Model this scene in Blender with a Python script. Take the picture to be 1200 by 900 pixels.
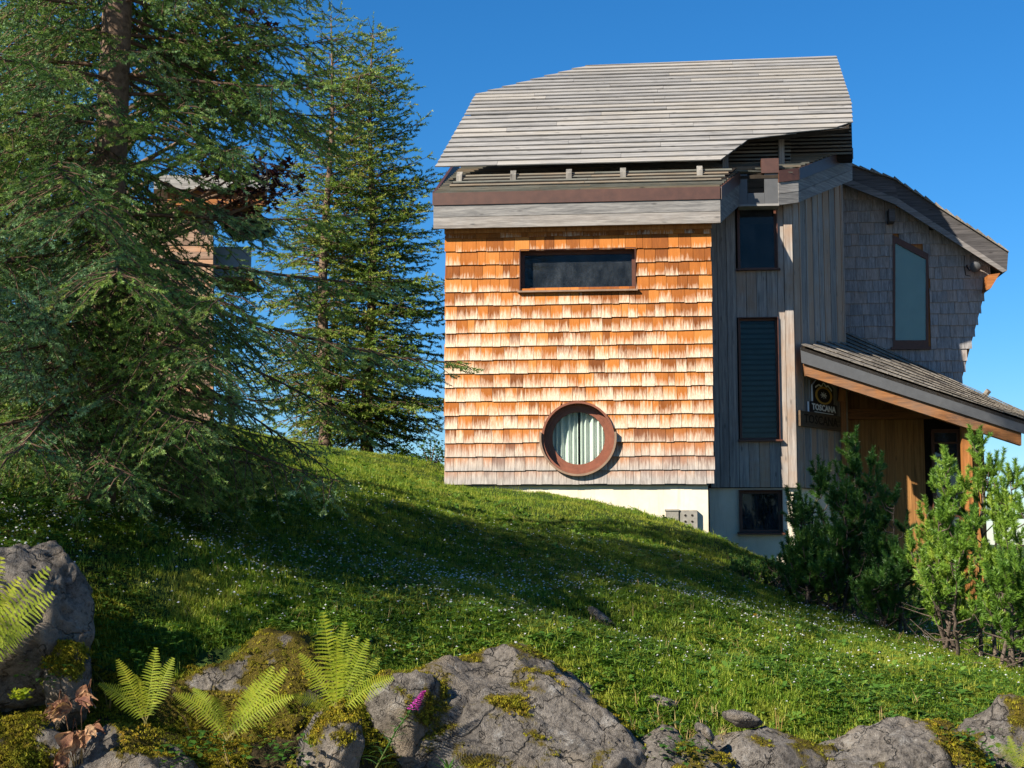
import bpy, bmesh, math, random
import numpy as np
from mathutils import Vector, Matrix, noise, Euler

for _o in list(bpy.data.objects): bpy.data.objects.remove(_o)
S = bpy.context.scene
COL = S.collection
R = math.radians

# ------------------------------------------------------------------ camera (eye at z = 0)
F_PX, CX, CY, HOR = 1700.0, 600.0, 450.0, 630.0       # in pixels of the 1200 x 900 photograph
PITCH = math.atan((HOR - CY) / F_PX)
cam_d = bpy.data.cameras.new('camera'); cam = bpy.data.objects.new('camera', cam_d); COL.objects.link(cam)
cam_d.sensor_width = 36.0; cam_d.lens = 36.0 * F_PX / 1200.0
cam_d.clip_start = 0.1; cam_d.clip_end = 9000
cam.location = (0, 0, 0); cam.rotation_euler = (R(90) + PITCH, 0, 0)
S.camera = cam

# ------------------------------------------------------------------ sky and sun
SUN_AZ, SUN_EL = 49.0, 32.0                            # degrees left of straight behind the camera, and above the horizon
to_sun = Vector((-math.sin(R(SUN_AZ)) * math.cos(R(SUN_EL)), -math.cos(R(SUN_AZ)) * math.cos(R(SUN_EL)), math.sin(R(SUN_EL))))
W = bpy.data.worlds.new('World'); S.world = W; W.use_nodes = True
_nt = W.node_tree
_sky = _nt.nodes.new('ShaderNodeTexSky'); _sky.sky_type = 'NISHITA'; _sky.sun_disc = False
_sky.sun_elevation = R(SUN_EL); _sky.sun_rotation = math.atan2(to_sun.x, to_sun.y)
_sky.altitude = 8000; _sky.air_density = 3.0; _sky.dust_density = 0.0; _sky.ozone_density = 8.0
_bg = _nt.nodes['Background']; _bg.inputs['Strength'].default_value = 0.062
_hs = _nt.nodes.new('ShaderNodeHueSaturation'); _hs.inputs['Saturation'].default_value = 1.18
_nt.links.new(_sky.outputs[0], _hs.inputs['Color']); _nt.links.new(_hs.outputs[0], _bg.inputs[0])
sun_d = bpy.data.lights.new('sun', 'SUN'); sun_d.energy = 5.0; sun_d.angle = R(0.5); sun_d.color = (1.0, 0.90, 0.76)
sun = bpy.data.objects.new('sun', sun_d); COL.objects.link(sun)
sun.rotation_euler = to_sun.to_track_quat('Z', 'Y').to_euler(); sun.location = (-20, -20, 30)
S.view_settings.view_transform = 'Standard'; S.view_settings.look = 'None'
S.view_settings.exposure = 1.18; S.view_settings.gamma = 1.0; S.view_settings.use_curve_mapping = False
S.cycles.max_bounces = 6; S.cycles.transparent_max_bounces = 12
S.cycles.diffuse_bounces = 3

# ------------------------------------------------------------------ pixels to places
def ray(px, py):
    x = px - CX; y = CY - py
    return Vector((x, F_PX * math.cos(PITCH) - y * math.sin(PITCH), F_PX * math.sin(PITCH) + y * math.cos(PITCH)))
def P(px, py, Y):                                      # the point on a pixel's ray at depth Y
    d = ray(px, py); return d * (Y / d.y)

# ------------------------------------------------------------------ helpers
def tag(o, label=None, cat=None, group=None, kind=None):
    if label: o['label'] = label
    if cat: o['category'] = cat
    if group: o['group'] = group
    if kind: o['kind'] = kind
    return o
def empty(name, loc=(0, 0, 0), rz=0.0):
    o = bpy.data.objects.new(name, None); COL.objects.link(o); o.empty_display_size = 0.2
    o.location = loc; o.rotation_euler = (0, 0, rz); return o
def link(name, me, mat=None, parent=None):
    o = bpy.data.objects.new(name, me); COL.objects.link(o)
    if mat is not None and not me.materials: me.materials.append(mat)
    if parent is not None: o.parent = parent
    return o
class MB:
    """collects shapes, builds one mesh with per-vertex floats h and rnd"""
    def __init__(s): s.v = []; s.f = []; s.h = []; s.r = []
    def add(s, vs, fs, h=None, rnd=0.5):
        b = len(s.v); s.v += [tuple(v) for v in vs]; s.f += [tuple(b + i for i in f) for f in fs]
        s.h += list(h) if h is not None else [0.5] * len(vs); s.r += [rnd] * len(vs)
        return s
    def hexa(s, q, off, h=None, rnd=0.5):              # four points and their copies moved by off
        q = [Vector(p) for p in q]
        offs = off if isinstance(off, (list, tuple)) and isinstance(off[0], Vector) else [Vector(off)] * 4
        vs = q + [p + o for p, o in zip(q, offs)]
        fs = [(3, 2, 1, 0), (4, 5, 6, 7), (0, 1, 5, 4), (1, 2, 6, 5), (2, 3, 7, 6), (3, 0, 4, 7)]
        return s.add(vs, fs, None if h is None else list(h) + list(h), rnd)
    def box(s, a, b, rnd=0.5):
        x0, y0, z0 = a; x1, y1, z1 = b
        return s.hexa([(x0, y0, z0), (x1, y0, z0), (x1, y0, z1), (x0, y0, z1)], (0, y1 - y0, 0), None, rnd)
    def prism(s, poly, off, rnd=0.5):                  # polygon (3-D points) extruded
        n = len(poly); off = Vector(off); vs = [Vector(p) for p in poly] + [Vector(p) + off for p in poly]
        fs = [tuple(range(n))[::-1], tuple(range(n, 2 * n))] + [(i, (i + 1) % n, n + (i + 1) % n, n + i) for i in range(n)]
        return s.add(vs, fs, None, rnd)
    def tube(s, pts, rad, n=6, rnd=0.5, cap=True):
        pts = [Vector(p) for p in pts]; m = len(pts); b = []; prev = None
        for i, p in enumerate(pts):
            t = (pts[min(i + 1, m - 1)] - pts[max(i - 1, 0)])
            t = t.normalized() if t.length > 1e-9 else Vector((0, 0, 1))
            a = prev if prev is not None else (Vector((1, 0, 0)) if abs(t.x) < .8 else Vector((0, 1, 0)))
            a = (a - t * a.dot(t)).normalized(); prev = a; c = t.cross(a)
            r = rad[i] if hasattr(rad, '__len__') else rad
            b += [p + (a * math.cos(2 * math.pi * k / n) + c * math.sin(2 * math.pi * k / n)) * r for k in range(n)]
        fs = [(i * n + k, i * n + (k + 1) % n, (i + 1) * n + (k + 1) % n, (i + 1) * n + k) for i in range(m - 1) for k in range(n)]
        if cap: fs += [tuple(range(n))[::-1], tuple((m - 1) * n + k for k in range(n))]
        return s.add(b, fs, [i / max(1, m - 1) for i in range(m) for k in range(n)], rnd)
    def mesh(s, name, smooth=False):
        me = bpy.data.meshes.new(name); me.from_pydata(s.v, [], s.f)
        a = me.attributes.new('h', 'FLOAT', 'POINT'); a.data.foreach_set('value', s.h)
        a = me.attributes.new('rnd', 'FLOAT', 'POINT'); a.data.foreach_set('value', s.r)
        if smooth: me.polygons.foreach_set('use_smooth', [True] * len(me.polygons))
        me.update(); return me
    def build(s, name, mat, parent=None, smooth=False):
        return link(name, s.mesh(name, smooth), mat, parent)
def tri_mesh(name, V, h=None, rnd=None):               # V: (T,3,3) loose triangles
    V = np.ascontiguousarray(V, dtype=np.float32); T = V.shape[0]
    me = bpy.data.meshes.new(name)
    me.vertices.add(T * 3); me.vertices.foreach_set('co', V.reshape(-1))
    me.loops.add(T * 3); me.loops.foreach_set('vertex_index', np.arange(T * 3, dtype=np.int32))
    me.polygons.add(T); me.polygons.foreach_set('loop_start', np.arange(T, dtype=np.int32) * 3)
    if h is not None:
        a = me.attributes.new('h', 'FLOAT', 'POINT'); a.data.foreach_set('value', np.repeat(np.asarray(h, dtype=np.float32), 3))
    if rnd is not None:
        a = me.attributes.new('rnd', 'FLOAT', 'POINT'); a.data.foreach_set('value', np.repeat(np.asarray(rnd, dtype=np.float32), 3))
    me.update(calc_edges=True); return me

# ------------------------------------------------------------------ materials
class G:
    def __init__(s, nt): s.nt = nt
    def n(s, t): return s.nt.nodes.new(t)
    def put(s, sock, val):
        if isinstance(val, bpy.types.NodeSocket): s.nt.links.new(val, sock)
        elif val is not None:
            if isinstance(val, (tuple, list)) and len(val) == 3 and sock.type == 'RGBA': val = (*val, 1)
            sock.default_value = val
    def attr(s, name):
        n = s.n('ShaderNodeAttribute'); n.attribute_name = name; return n.outputs['Fac']
    def obj(s): return s.n('ShaderNodeTexCoord').outputs['Object']
    def pos(s): return s.n('ShaderNodeNewGeometry').outputs['Position']
    def normal(s): return s.n('ShaderNodeNewGeometry').outputs['Normal']
    def irand(s): return s.n('ShaderNodeObjectInfo').outputs['Random']
    def xyz(s, v):
        n = s.n('ShaderNodeSeparateXYZ'); s.put(n.inputs[0], v); return n.outputs
    def vm(s, op, a, b):
        n = s.n('ShaderNodeVectorMath'); n.operation = op; s.put(n.inputs[0], a); s.put(n.inputs[1], b); return n.outputs[0]
    def vscale(s, v, k): return s.vm('MULTIPLY', v, k)
    def shift(s, v, fac, k=(13.7, 7.3, 31.1)):
        n = s.n('ShaderNodeVectorMath'); n.operation = 'SCALE'; n.inputs[0].default_value = k; s.put(n.inputs['Scale'], fac)
        return s.vm('ADD', v, n.outputs[0])
    def noise(s, v, scale=5, detail=4, rough=.6, dist=0):
        n = s.n('ShaderNodeTexNoise'); s.put(n.inputs['Vector'], v); n.inputs['Scale'].default_value = scale
        n.inputs['Detail'].default_value = detail; n.inputs['Roughness'].default_value = rough; n.inputs['Distortion'].default_value = dist
        return n.outputs['Fac']
    def voro(s, v, scale=5, feat='F1'):
        n = s.n('ShaderNodeTexVoronoi'); n.feature = feat; s.put(n.inputs['Vector'], v); n.inputs['Scale'].default_value = scale
        return n.outputs['Distance']
    def ramp(s, fac, stops):
        n = s.n('ShaderNodeValToRGB'); s.put(n.inputs[0], fac); e = n.color_ramp.elements
        while len(e) < len(stops): e.new(0.5)
        for el, (p, c) in zip(e, stops): el.position = p; el.color = (*c, 1) if len(c) == 3 else c
        return n.outputs[0]
    def mix(s, fac, a, b, blend='MIX'):
        n = s.n('ShaderNodeMix'); n.data_type = 'RGBA'; n.blend_type = blend; n.clamp_factor = True
        s.put(n.inputs[0], fac); s.put(n.inputs[6], a); s.put(n.inputs[7], b); return n.outputs[2]
    def m(s, op, a, b=0.0, c=None, clamp=False):
        n = s.n('ShaderNodeMath'); n.operation = op; n.use_clamp = clamp; s.put(n.inputs[0], a); s.put(n.inputs[1], b)
        if c is not None: s.put(n.inputs[2], c)
        return n.outputs[0]
    def rng(s, v, a, b, c=0.0, d=1.0, smooth=False):
        n = s.n('ShaderNodeMapRange'); s.put(n.inputs[0], v); n.clamp = True
        if smooth: n.interpolation_type = 'SMOOTHSTEP'
        for i, x in enumerate((a, b, c, d)): n.inputs[1 + i].default_value = x
        return n.outputs[0]
    def bump(s, hgt, strength=.3, dist=.01):
        n = s.n('ShaderNodeBump'); n.inputs['Strength'].default_value = strength; n.inputs['Distance'].default_value = dist
        s.put(n.inputs['Height'], hgt); return n.outputs[0]
def newmat(name, rough=.8, spec=.25):
    m = bpy.data.materials.new(name); m.use_nodes = True
    b = m.node_tree.nodes['Principled BSDF']; b.inputs['Roughness'].default_value = rough
    b.inputs['Specular IOR Level'].default_value = spec
    return m, G(m.node_tree), b
def plain(name, col, rough=.7, spec=.3, var=.12, scale=9, bump=.15):
    m, g, b = newmat(name, rough, spec); co = g.obj(); f = g.noise(co, scale, 5, .65)
    lo = tuple(c * (1 - var) for c in col); hi = tuple(min(1, c * (1 + var)) for c in col)
    g.put(b.inputs['Base Color'], g.ramp(f, [(.3, lo), (.7, hi)]))
    if bump: g.put(b.inputs['Normal'], g.bump(g.noise(co, scale * 8, 4), bump, .004))
    return m
def wood(name, dark, mid, light, axis='z', warm=None, warm_amt=.4, rough=.85, knots=True, fine=1.0, vary=(.72, 1.22)):
    """weathered board: grain runs along axis, every piece shifted by its own rnd"""
    m, g, b = newmat(name, rough, .2); rn = g.attr('rnd'); co = g.shift(g.obj(), rn)
    sc = {'z': (26, 26, 1.1), 'x': (1.1, 26, 26), 'y': (26, 1.1, 26), 'xy': (1.6, 1.6, 26)}[axis]
    sf = {'z': (120, 120, 5), 'x': (5, 120, 120), 'y': (120, 5, 120), 'xy': (7, 7, 120)}[axis]
    gr = g.noise(g.vscale(co, sc), 1.0, 5, .65, .6); fi = g.noise(g.vscale(co, sf), 1.0, 3, .6)
    c = g.ramp(g.m('ADD', g.m('MULTIPLY', gr, .65), g.m('MULTIPLY', fi, .35)), [(.36, dark), (.5, mid), (.64, light)])
    if warm:
        w = g.rng(g.m('ADD', g.m('MULTIPLY', g.noise(co, 2.3, 3), .6), g.m('MULTIPLY', rn, .5)), .5, .75)
        c = g.mix(g.m('MULTIPLY', w, warm_amt), c, warm)
    if knots:
        kv = g.vscale(co, {'z': (9, 9, 2.6), 'x': (2.6, 9, 9), 'y': (9, 2.6, 9), 'xy': (2.6, 2.6, 9)}[axis])
        k = g.rng(g.voro(kv, 1.0), .05, .16, 1, 0)
        c = g.mix(g.m('MULTIPLY', k, .7), c, tuple(x * .45 for x in dark))
    v = g.rng(rn, 0, 1, *vary)
    c = g.vm('MULTIPLY', c, g.xyz_join(v)) if False else g.mix(1.0, c, g.gray(v), 'MULTIPLY')
    g.put(b.inputs['Base Color'], c)
    g.put(b.inputs['Normal'], g.bump(g.m('ADD', fi, gr), .5 * fine, .006))
    return m
def _gray(s, v):
    n = s.n('ShaderNodeCombineXYZ')
    for i in range(3): s.put(n.inputs[i], v)
    return n.outputs[0]
G.gray = _gray
def leafmat(name, stops, stem=None, trans=.35, rough=.55, spec=.3, patch=None, instanced=False):
    """foliage: colour by rnd (or the instance), stems where h < 0.25, some light passing through"""
    m, g, b = newmat(name, rough, spec); nt = m.node_tree
    rn = g.irand() if instanced else g.attr('rnd')
    p = g.noise(g.pos(), 1.7, 3, .6)
    f = g.m('ADD', g.m('MULTIPLY', rn, .6), g.m('MULTIPLY', p, .4))
    c = g.ramp(f, stops)
    if patch: c = g.mix(g.rng(g.noise(g.pos(), patch[0], 4, .6), .48, .66), c, patch[1])
    if stem is not None: c = g.mix(g.rng(g.attr('h'), .2, .3), stem, c)
    g.put(b.inputs['Base Color'], c)
    t = g.n('ShaderNodeBsdfTranslucent'); g.put(t.inputs[0], g.mix(1.0, c, (1.0, 1.0, .55), 'MULTIPLY'))
    mx = g.n('ShaderNodeMixShader'); mx.inputs[0].default_value = trans
    out = nt.nodes['Material Output']
    nt.links.new(b.outputs[0], mx.inputs[1]); nt.links.new(t.outputs[0], mx.inputs[2]); nt.links.new(mx.outputs[0], out.inputs[0])
    return m
def glassmat(name, tint, clear=.7, rough=.03, ior=1.30):
    m, g, b = newmat(name, rough, 0.0); nt = m.node_tree
    gco = g.obj(); sm = g.noise(g.vscale(gco, (3, 3, 2)), 1.6, 5, .7); g.put(b.inputs['Base Color'], g.ramp(sm, [(.38, tint), (.55, tuple(x * 2.2 for x in tint)), (.72, tuple(x * 4.5 for x in tint))]))
    gl = g.n('ShaderNodeBsdfGlossy'); gl.inputs['Roughness'].default_value = rough
    tr = g.n('ShaderNodeBsdfTransparent'); tr.inputs[0].default_value = (.85, .9, .88, 1)
    m1 = g.n('ShaderNodeMixShader'); m1.inputs[0].default_value = clear
    nt.links.new(b.outputs[0], m1.inputs[1]); nt.links.new(tr.outputs[0], m1.inputs[2])
    fr = g.n('ShaderNodeFresnel'); fr.inputs[0].default_value = ior
    m2 = g.n('ShaderNodeMixShader'); nt.links.new(fr.outputs[0], m2.inputs[0])
    nt.links.new(m1.outputs[0], m2.inputs[1]); nt.links.new(gl.outputs[0], m2.inputs[2])
    nt.links.new(m2.outputs[0], nt.nodes['Material Output'].inputs[0]); return m

rng = random.Random(7)
# ------------------------------------------------------------------ terrain: thin-plate surface through surveyed points
_cp = []
def gp(px, py, Y): p = P(px, py, Y); _cp.append((p.x, p.y, p.z))
for a in [(535, 572, 22.2), (653, 578, 22.0), (730, 595, 21.9), (830, 628, 21.75), (883, 660, 22.9), (930, 672, 22.9),
          (470, 556, 22.3), (400, 540, 21.0), (480, 539, 25.0), (330, 520, 20.0), (250, 500, 20.0), (180, 490, 20.0), (330, 575, 14.5), (100, 592, 12.0), (0, 600, 11.5), (-150, 600, 12.0),
          (300, 650, 12.3), (450, 692, 12.0), (450, 640, 14.5), (600, 640, 15.8), (600, 722, 11.6), (600, 605, 19.0), (720, 650, 17.0), (760, 625, 19.8), (800, 702, 14.0), (850, 680, 17.0), (880, 715, 16.0), (900, 690, 19.0),
          (1000, 748, 15.0), (1100, 775, 14.0), (1190, 797, 13.4), (1300, 815, 13.0), (1000, 700, 20.0), (1080, 700, 22.0), (1180, 735, 19.0), (1300, 740, 20.0),
          (430, 792, 9.9), (520, 778, 10.5), (600, 778, 10.6), (740, 836, 10.35), (860, 850, 10.6), (1000, 840, 10.9), (1180, 845, 11.2), (1000, 790, 12.2), (820, 770, 12.0),
          (0, 930, 8.7), (150, 930, 8.8), (300, 935, 8.9), (450, 985, 9.1), (600, 1010, 9.3), (750, 1010, 9.4), (900, 1010, 9.5), (1050, 1010, 9.6), (1200, 1000, 9.8), (-150, 930, 8.7), (1350, 990, 9.8),
          (60, 815, 9.3), (200, 640, 11.2), (150, 725, 10.1), (300, 745, 10.1), (250, 850, 9.3), (60, 660, 10.2), (400, 850, 9.3), (-100, 700, 10.0)]: gp(*a)
for x in (-12, -5, 0, 5, 12):
    for y in (-2, 3, 6.5): _cp.append((x, y, -2.15))
for x, y, z in [(-14, 12, .4), (-14, 22, 2.0), (-10, 30, 1.5), (-4, 31, 1.0), (4, 31, .3), (14, 30, -1.6), (14, 14, -1.7), (14, 22, -1.4), (-9, 16, .9), (-8, 22, 2.0), (8, 26, -.9)]: _cp.append((x, y, z))
_C = np.array(_cp); _n = len(_C)
def _phi(r2): return np.where(r2 > 1e-12, .5 * r2 * np.log(np.maximum(r2, 1e-12)), 0.0)
_d2 = ((_C[:, None, :2] - _C[None, :, :2]) ** 2).sum(-1)
_A = np.zeros((_n + 3, _n + 3)); _A[:_n, :_n] = _phi(_d2) + np.eye(_n) * .02
_A[:_n, _n] = 1; _A[:_n, _n + 1:] = _C[:, :2]; _A[_n, :_n] = 1; _A[_n + 1:, :_n] = _C[:, :2].T
_w = np.linalg.solve(_A, np.concatenate([_C[:, 2], [0, 0, 0]]))
def ground_np(x, y):
    x = np.asarray(x, float); y = np.asarray(y, float); xc = np.clip(x, -14, 14); yc = np.clip(y, -2, 31)
    z = _w[_n] + _w[_n + 1] * xc + _w[_n + 2] * yc
    for i in range(_n): z = z + _w[i] * _phi((xc - _C[i, 0]) ** 2 + (yc - _C[i, 1]) ** 2)
    d = np.hypot(x - xc, y - yc); k = np.exp(-d / 16.0)
    far = np.where(y < 0, -2.15, -14.0 - 10 * (1 - np.exp(-d / 300.0)))
    return z * k + far * (1 - k)
def bumps(x, y): return .035 * np.sin(2.1 * x + 1.3 * np.sin(1.7 * y)) * np.sin(1.9 * y + .7 * x) + .018 * np.sin(6.3 * x + 2 * y) * np.sin(5.1 * y - 3 * x)
def gz(x, y): return float(ground_np(x, y) + bumps(x, y))
def gz_np(x, y): return ground_np(x, y) + bumps(x, y)
def GP(px, py, lo=7.5, hi=30.0):                        # where a pixel's ray first meets the ground
    d = ray(px, py); d = d / d.y; ys = np.arange(lo, hi, .04); dz = d.z * ys - gz_np(d.x * ys, ys)
    k = np.argmax(dz < 0) if (dz < 0).any() else len(ys) - 1
    Y = ys[k]; return Vector((d.x * Y, Y, gz(d.x * Y, Y)))
def _axis(a, b, step, far):
    L = list(np.arange(a, b + 1e-6, step)); s = step; lo = []; x = a
    while x > -far: s *= 1.35; x -= s; lo.append(x)
    s = step; hi = []; x = L[-1]
    while x < far: s *= 1.35; x += s; hi.append(x)
    return np.array(lo[::-1] + L + hi)
gx, gy = _axis(-11, 12, .115, 4000), _axis(7.5, 28, .115, 4000)
GX, GY = np.meshgrid(gx, gy); GZ = gz_np(GX, GY); nx, ny = len(gx), len(gy)
# a shallow eroded hollow in the meadow with a stone lying in it
_hol = P(720, 735, 12.6)
def hollow(x, y): return -.30 * np.exp(-(((x - _hol.x) * .8 + (y - _hol.y) * .35) ** 2 / .20 + ((y - _hol.y) - (x - _hol.x) * -.25) ** 2 / .10))
GZ = GZ + hollow(GX, GY)
_gz0, _gn0 = gz, gz_np
def gz(x, y): return float(_gn0(x, y) + hollow(x, y))
def gz_np(x, y): return _gn0(x, y) + hollow(x, y)
_v = np.stack([GX, GY, GZ], -1).reshape(-1, 3)
_i = (np.arange(ny - 1)[:, None] * nx + np.arange(nx - 1)[None, :]).reshape(-1)
me = bpy.data.meshes.new('ground'); me.from_pydata(_v.tolist(), [], np.stack([_i, _i + 1, _i + nx + 1, _i + nx], -1).tolist())
me.polygons.foreach_set('use_smooth', [True] * len(me.polygons))
m_ground, g, b = newmat('ground_soil', .95, .1)
co = g.pos(); n1 = g.noise(co, 1.1, 5, .65); n2 = g.noise(co, 14, 5, .7); n3 = g.noise(co, 60, 3)
c = g.ramp(n2, [(.3, (.018, .034, .008)), (.55, (.04, .07, .014)), (.75, (.075, .09, .022))])
soil = g.ramp(n3, [(.3, (.018, .014, .007)), (.6, (.05, .038, .018)), (.8, (.11, .075, .04))])
xs = g.xyz(co)
lit = g.m('MULTIPLY', g.rng(xs['X'], -3.6, -2.0, 1, 0), g.rng(xs['Y'], 12.5, 14.5, 1, 0))      # needle litter under the old spruce
bank = g.rng(g.m('ADD', xs['Y'], g.m('MULTIPLY', xs['X'], -.1)), 9.4, 10.3, 1, 0)
f = g.m('MAXIMUM', g.m('MULTIPLY', lit, .8), g.m('MULTIPLY', bank, .85))
c = g.mix(g.rng(g.m('ADD', f, g.m('MULTIPLY', g.m('SUBTRACT', n1, .5), 1.0)), .35, .75), c, soil)
bounce_gravel = g.rng(g.m('ADD', xs['Y'], g.m('MULTIPLY', n1, .8)), 8.2, 8.8, 1, 0)                        # unseen pale gravel, added to bounce warm light onto walls and rocks
c = g.mix(bounce_gravel, c, g.ramp(n3, [(.3, (.26, .23, .19)), (.7, (.46, .42, .36))]))
g.put(b.inputs['Base Color'], c); g.put(b.inputs['Normal'], g.bump(g.m('ADD', n2, n3), .8, .03))
tag(link('ground', me, m_ground), 'grassy alpine hillside sloping down past the chalet', 'ground', kind='structure')

# ------------------------------------------------------------------ the chalet: local frame u (along the shingled front), v (into the house), z
YAW = R(5.6)
H0 = P(678, 500, 22.0); H0.z = 0.0
_ca, _sa = math.cos(YAW), math.sin(YAW)
def toL(p): d = Vector(p) - H0; return Vector((d.x * _ca - d.y * _sa, d.x * _sa + d.y * _ca, d.z))
def toW(p): return Vector((p[0] * _ca + p[1] * _sa, -p[0] * _sa + p[1] * _ca, p[2])) + H0
_c0 = toL((0, 0, 0))
def rayL(px, py): return toL(ray(px, py) + H0)
def HP(px, py, o, n):                                   # pixel on a plane given in the local frame
    d = rayL(px, py); n = Vector(n); return _c0 + d * ((Vector(o) - _c0).dot(n) / d.dot(n))
def HW(px, py, v): return HP(px, py, (0, v, 0), (0, 1, 0))
house = empty('chalet', H0, -YAW)
tag(house, 'tall wooden chalet with orange shingled front, grey plank roof and round window', 'chalet')

m_board = wood('weathered_grey_board', (.15, .14, .13), (.27, .25, .23), (.40, .365, .32), 'z', (.28, .175, .105), .75)
m_fascia = wood('weathered_fascia_board', (.10, .10, .10), (.19, .187, .182), (.29, .283, .27), 'xy', (.19, .15, .115), .3)
m_roofplank = wood('silvered_roof_plank', (.10, .098, .096), (.24, .236, .228), (.36, .353, .34), 'x', (.25, .225, .185), .45, vary=(.82, 1.15))
m_orange = wood('varnished_larch', (.16, .052, .012), (.28, .095, .022), (.38, .15, .04), 'x', (.30, .2, .12), .3, .6)
m_orangev = wood('varnished_larch_upright', (.20, .075, .02), (.34, .135, .036), (.46, .20, .06), 'z', (.25, .12, .04), .3, .6)
m_brown = plain('brown_stained_wood', (.075, .026, .014), .5, .35, .25, 14)
m_rbrown = plain('brown_painted_ring', (.17, .062, .035), .45, .35, .2, 14)
m_cap = plain('brown_metal_flashing', (.062, .026, .016), .45, .5, .25, 7)
m_dark = plain('dark_shade_and_fittings', (.016, .013, .011), .9, .1, .2, 5)  # shade of rooms and gaps put into the colour; also dark fittings
m_under = plain('dark_roof_boarding', (.03, .024, .018), .9, .1, .3, 6)
m_greymetal = plain('grey_zinc_flashing', (.062, .064, .066), .5, .5, .15, 8)
m_post = wood('grey_prop', (.11, .10, .09), (.20, .19, .17), (.30, .28, .24), 'z')
m_glass = glassmat('window_glass', (.012, .014, .016), .35)
m_glassc = glassmat('clear_window_glass', (.01, .012, .012), .95, .03, 1.14)
m_curtain = plain('white_curtain_cloth', (.78, .78, .74), .9, .1, .05, 20)
m_blind = plain('pale_blind', (.46, .55, .55), .8, .2, .06, 3)
m_tile = wood('grey_porch_shingle', (.09, .08, .065), (.18, .16, .135), (.27, .25, .21), 'y', None, knots=False)
m, g, b = newmat('cream_plaster', .92, .15)
co = g.obj(); n1 = g.noise(co, 2.2, 5, .6); n2 = g.noise(co, 40, 4, .6); z = g.xyz(co)['Z']
c = g.ramp(n1, [(.3, (.56, .50, .38)), (.7, (.68, .62, .50))])
dirt = g.m('ADD', g.rng(g.m('ADD', z, g.m('MULTIPLY', n2, -.5)), -.75, .35, .5, 0), g.rng(g.noise(g.vscale(co, (14, 14, .8)), 1, 4, .6), .55, .72, 0, .35))
g.put(b.inputs['Base Color'], g.mix(dirt, c, (.30, .26, .2))); g.put(b.inputs['Normal'], g.bump(n2, .25, .006)); m_plaster = m

e_row = (HW(678, 341, 0).z - HW(678, 568, 0).z) / 14.0
zF0 = HW(678, 567.5, 0).z; zF1 = HW(678, 264, 0).z
uF0, uF1 = HW(522, 420, 0).x, HW(834.5, 420, 0).x

m, g, b = newmat('larch_shingle', .8, .2)
rn = g.attr('rnd'); h = g.attr('h'); co0 = g.obj(); co = g.shift(co0, rn)
st = g.noise(g.vscale(co, (38, 38, 1.6)), 1, 4, .6, .3); fi = g.noise(g.vscale(co, (150, 150, 7)), 1, 3, .6)
base = g.ramp(g.m('ADD', g.m('MULTIPLY', rn, .6), g.m('MULTIPLY', st, .4)), [(.15, (.12, .035, .008)), (.4, (.26, .082, .014)), (.62, (.37, .125, .022)), (.9, (.45, .185, .045))])
silver = g.ramp(fi, [(.3, (.38, .27, .18)), (.7, (.72, .60, .46))])
zz = g.xyz(co0)['Z']; big = g.noise(co0, 1.1, 3, .6)
w = g.m('ADD', g.m('MULTIPLY', g.m('SUBTRACT', .66, h), 1.9), g.m('MULTIPLY', g.m('SUBTRACT', st, .5), 3.0))
w = g.m('ADD', w, g.m('MULTIPLY', g.m('SUBTRACT', g.m('FRACT', g.m('MULTIPLY', rn, 7.3)), .55), .9))
w = g.m('ADD', w, g.rng(zz, zF0 + 2.2, zF1 - .3, 0, -1.0)); w = g.m('ADD', w, g.m('MULTIPLY', g.m('SUBTRACT', big, .5), 1.2))
c = g.mix(g.m('MULTIPLY', w, .82, clamp=True), base, silver)
zone = g.m('ADD', g.rng(zz, zF0 - .1, zF0 + .95, 1.05, 0), g.m('MULTIPLY', g.m('SUBTRACT', g.noise(co, 5, 3), .5), .6))
zone = g.m('ADD', zone, g.m('MULTIPLY', g.m('SUBTRACT', .55, h), .7)); zone = g.m('MULTIPLY', zone, g.rng(zz, zF0 + .2, zF0 + 1.1, 1, 0))
c = g.mix(g.m('MULTIPLY', zone, .9, clamp=True), c, g.ramp(st, [(.3, (.19, .17, .155)), (.7, (.40, .37, .34))]))
g.put(b.inputs['Base Color'], c); g.put(b.inputs['Normal'], g.bump(g.m('ADD', fi, st), .45, .006)); m_shingle = m
m_gshingle = wood('weathered_wall_shingle', (.13, .127, .128), (.24, .234, .232), (.35, .34, .335), 'z', (.27, .17, .10), .3, knots=False, vary=(.85, 1.12))

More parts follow.
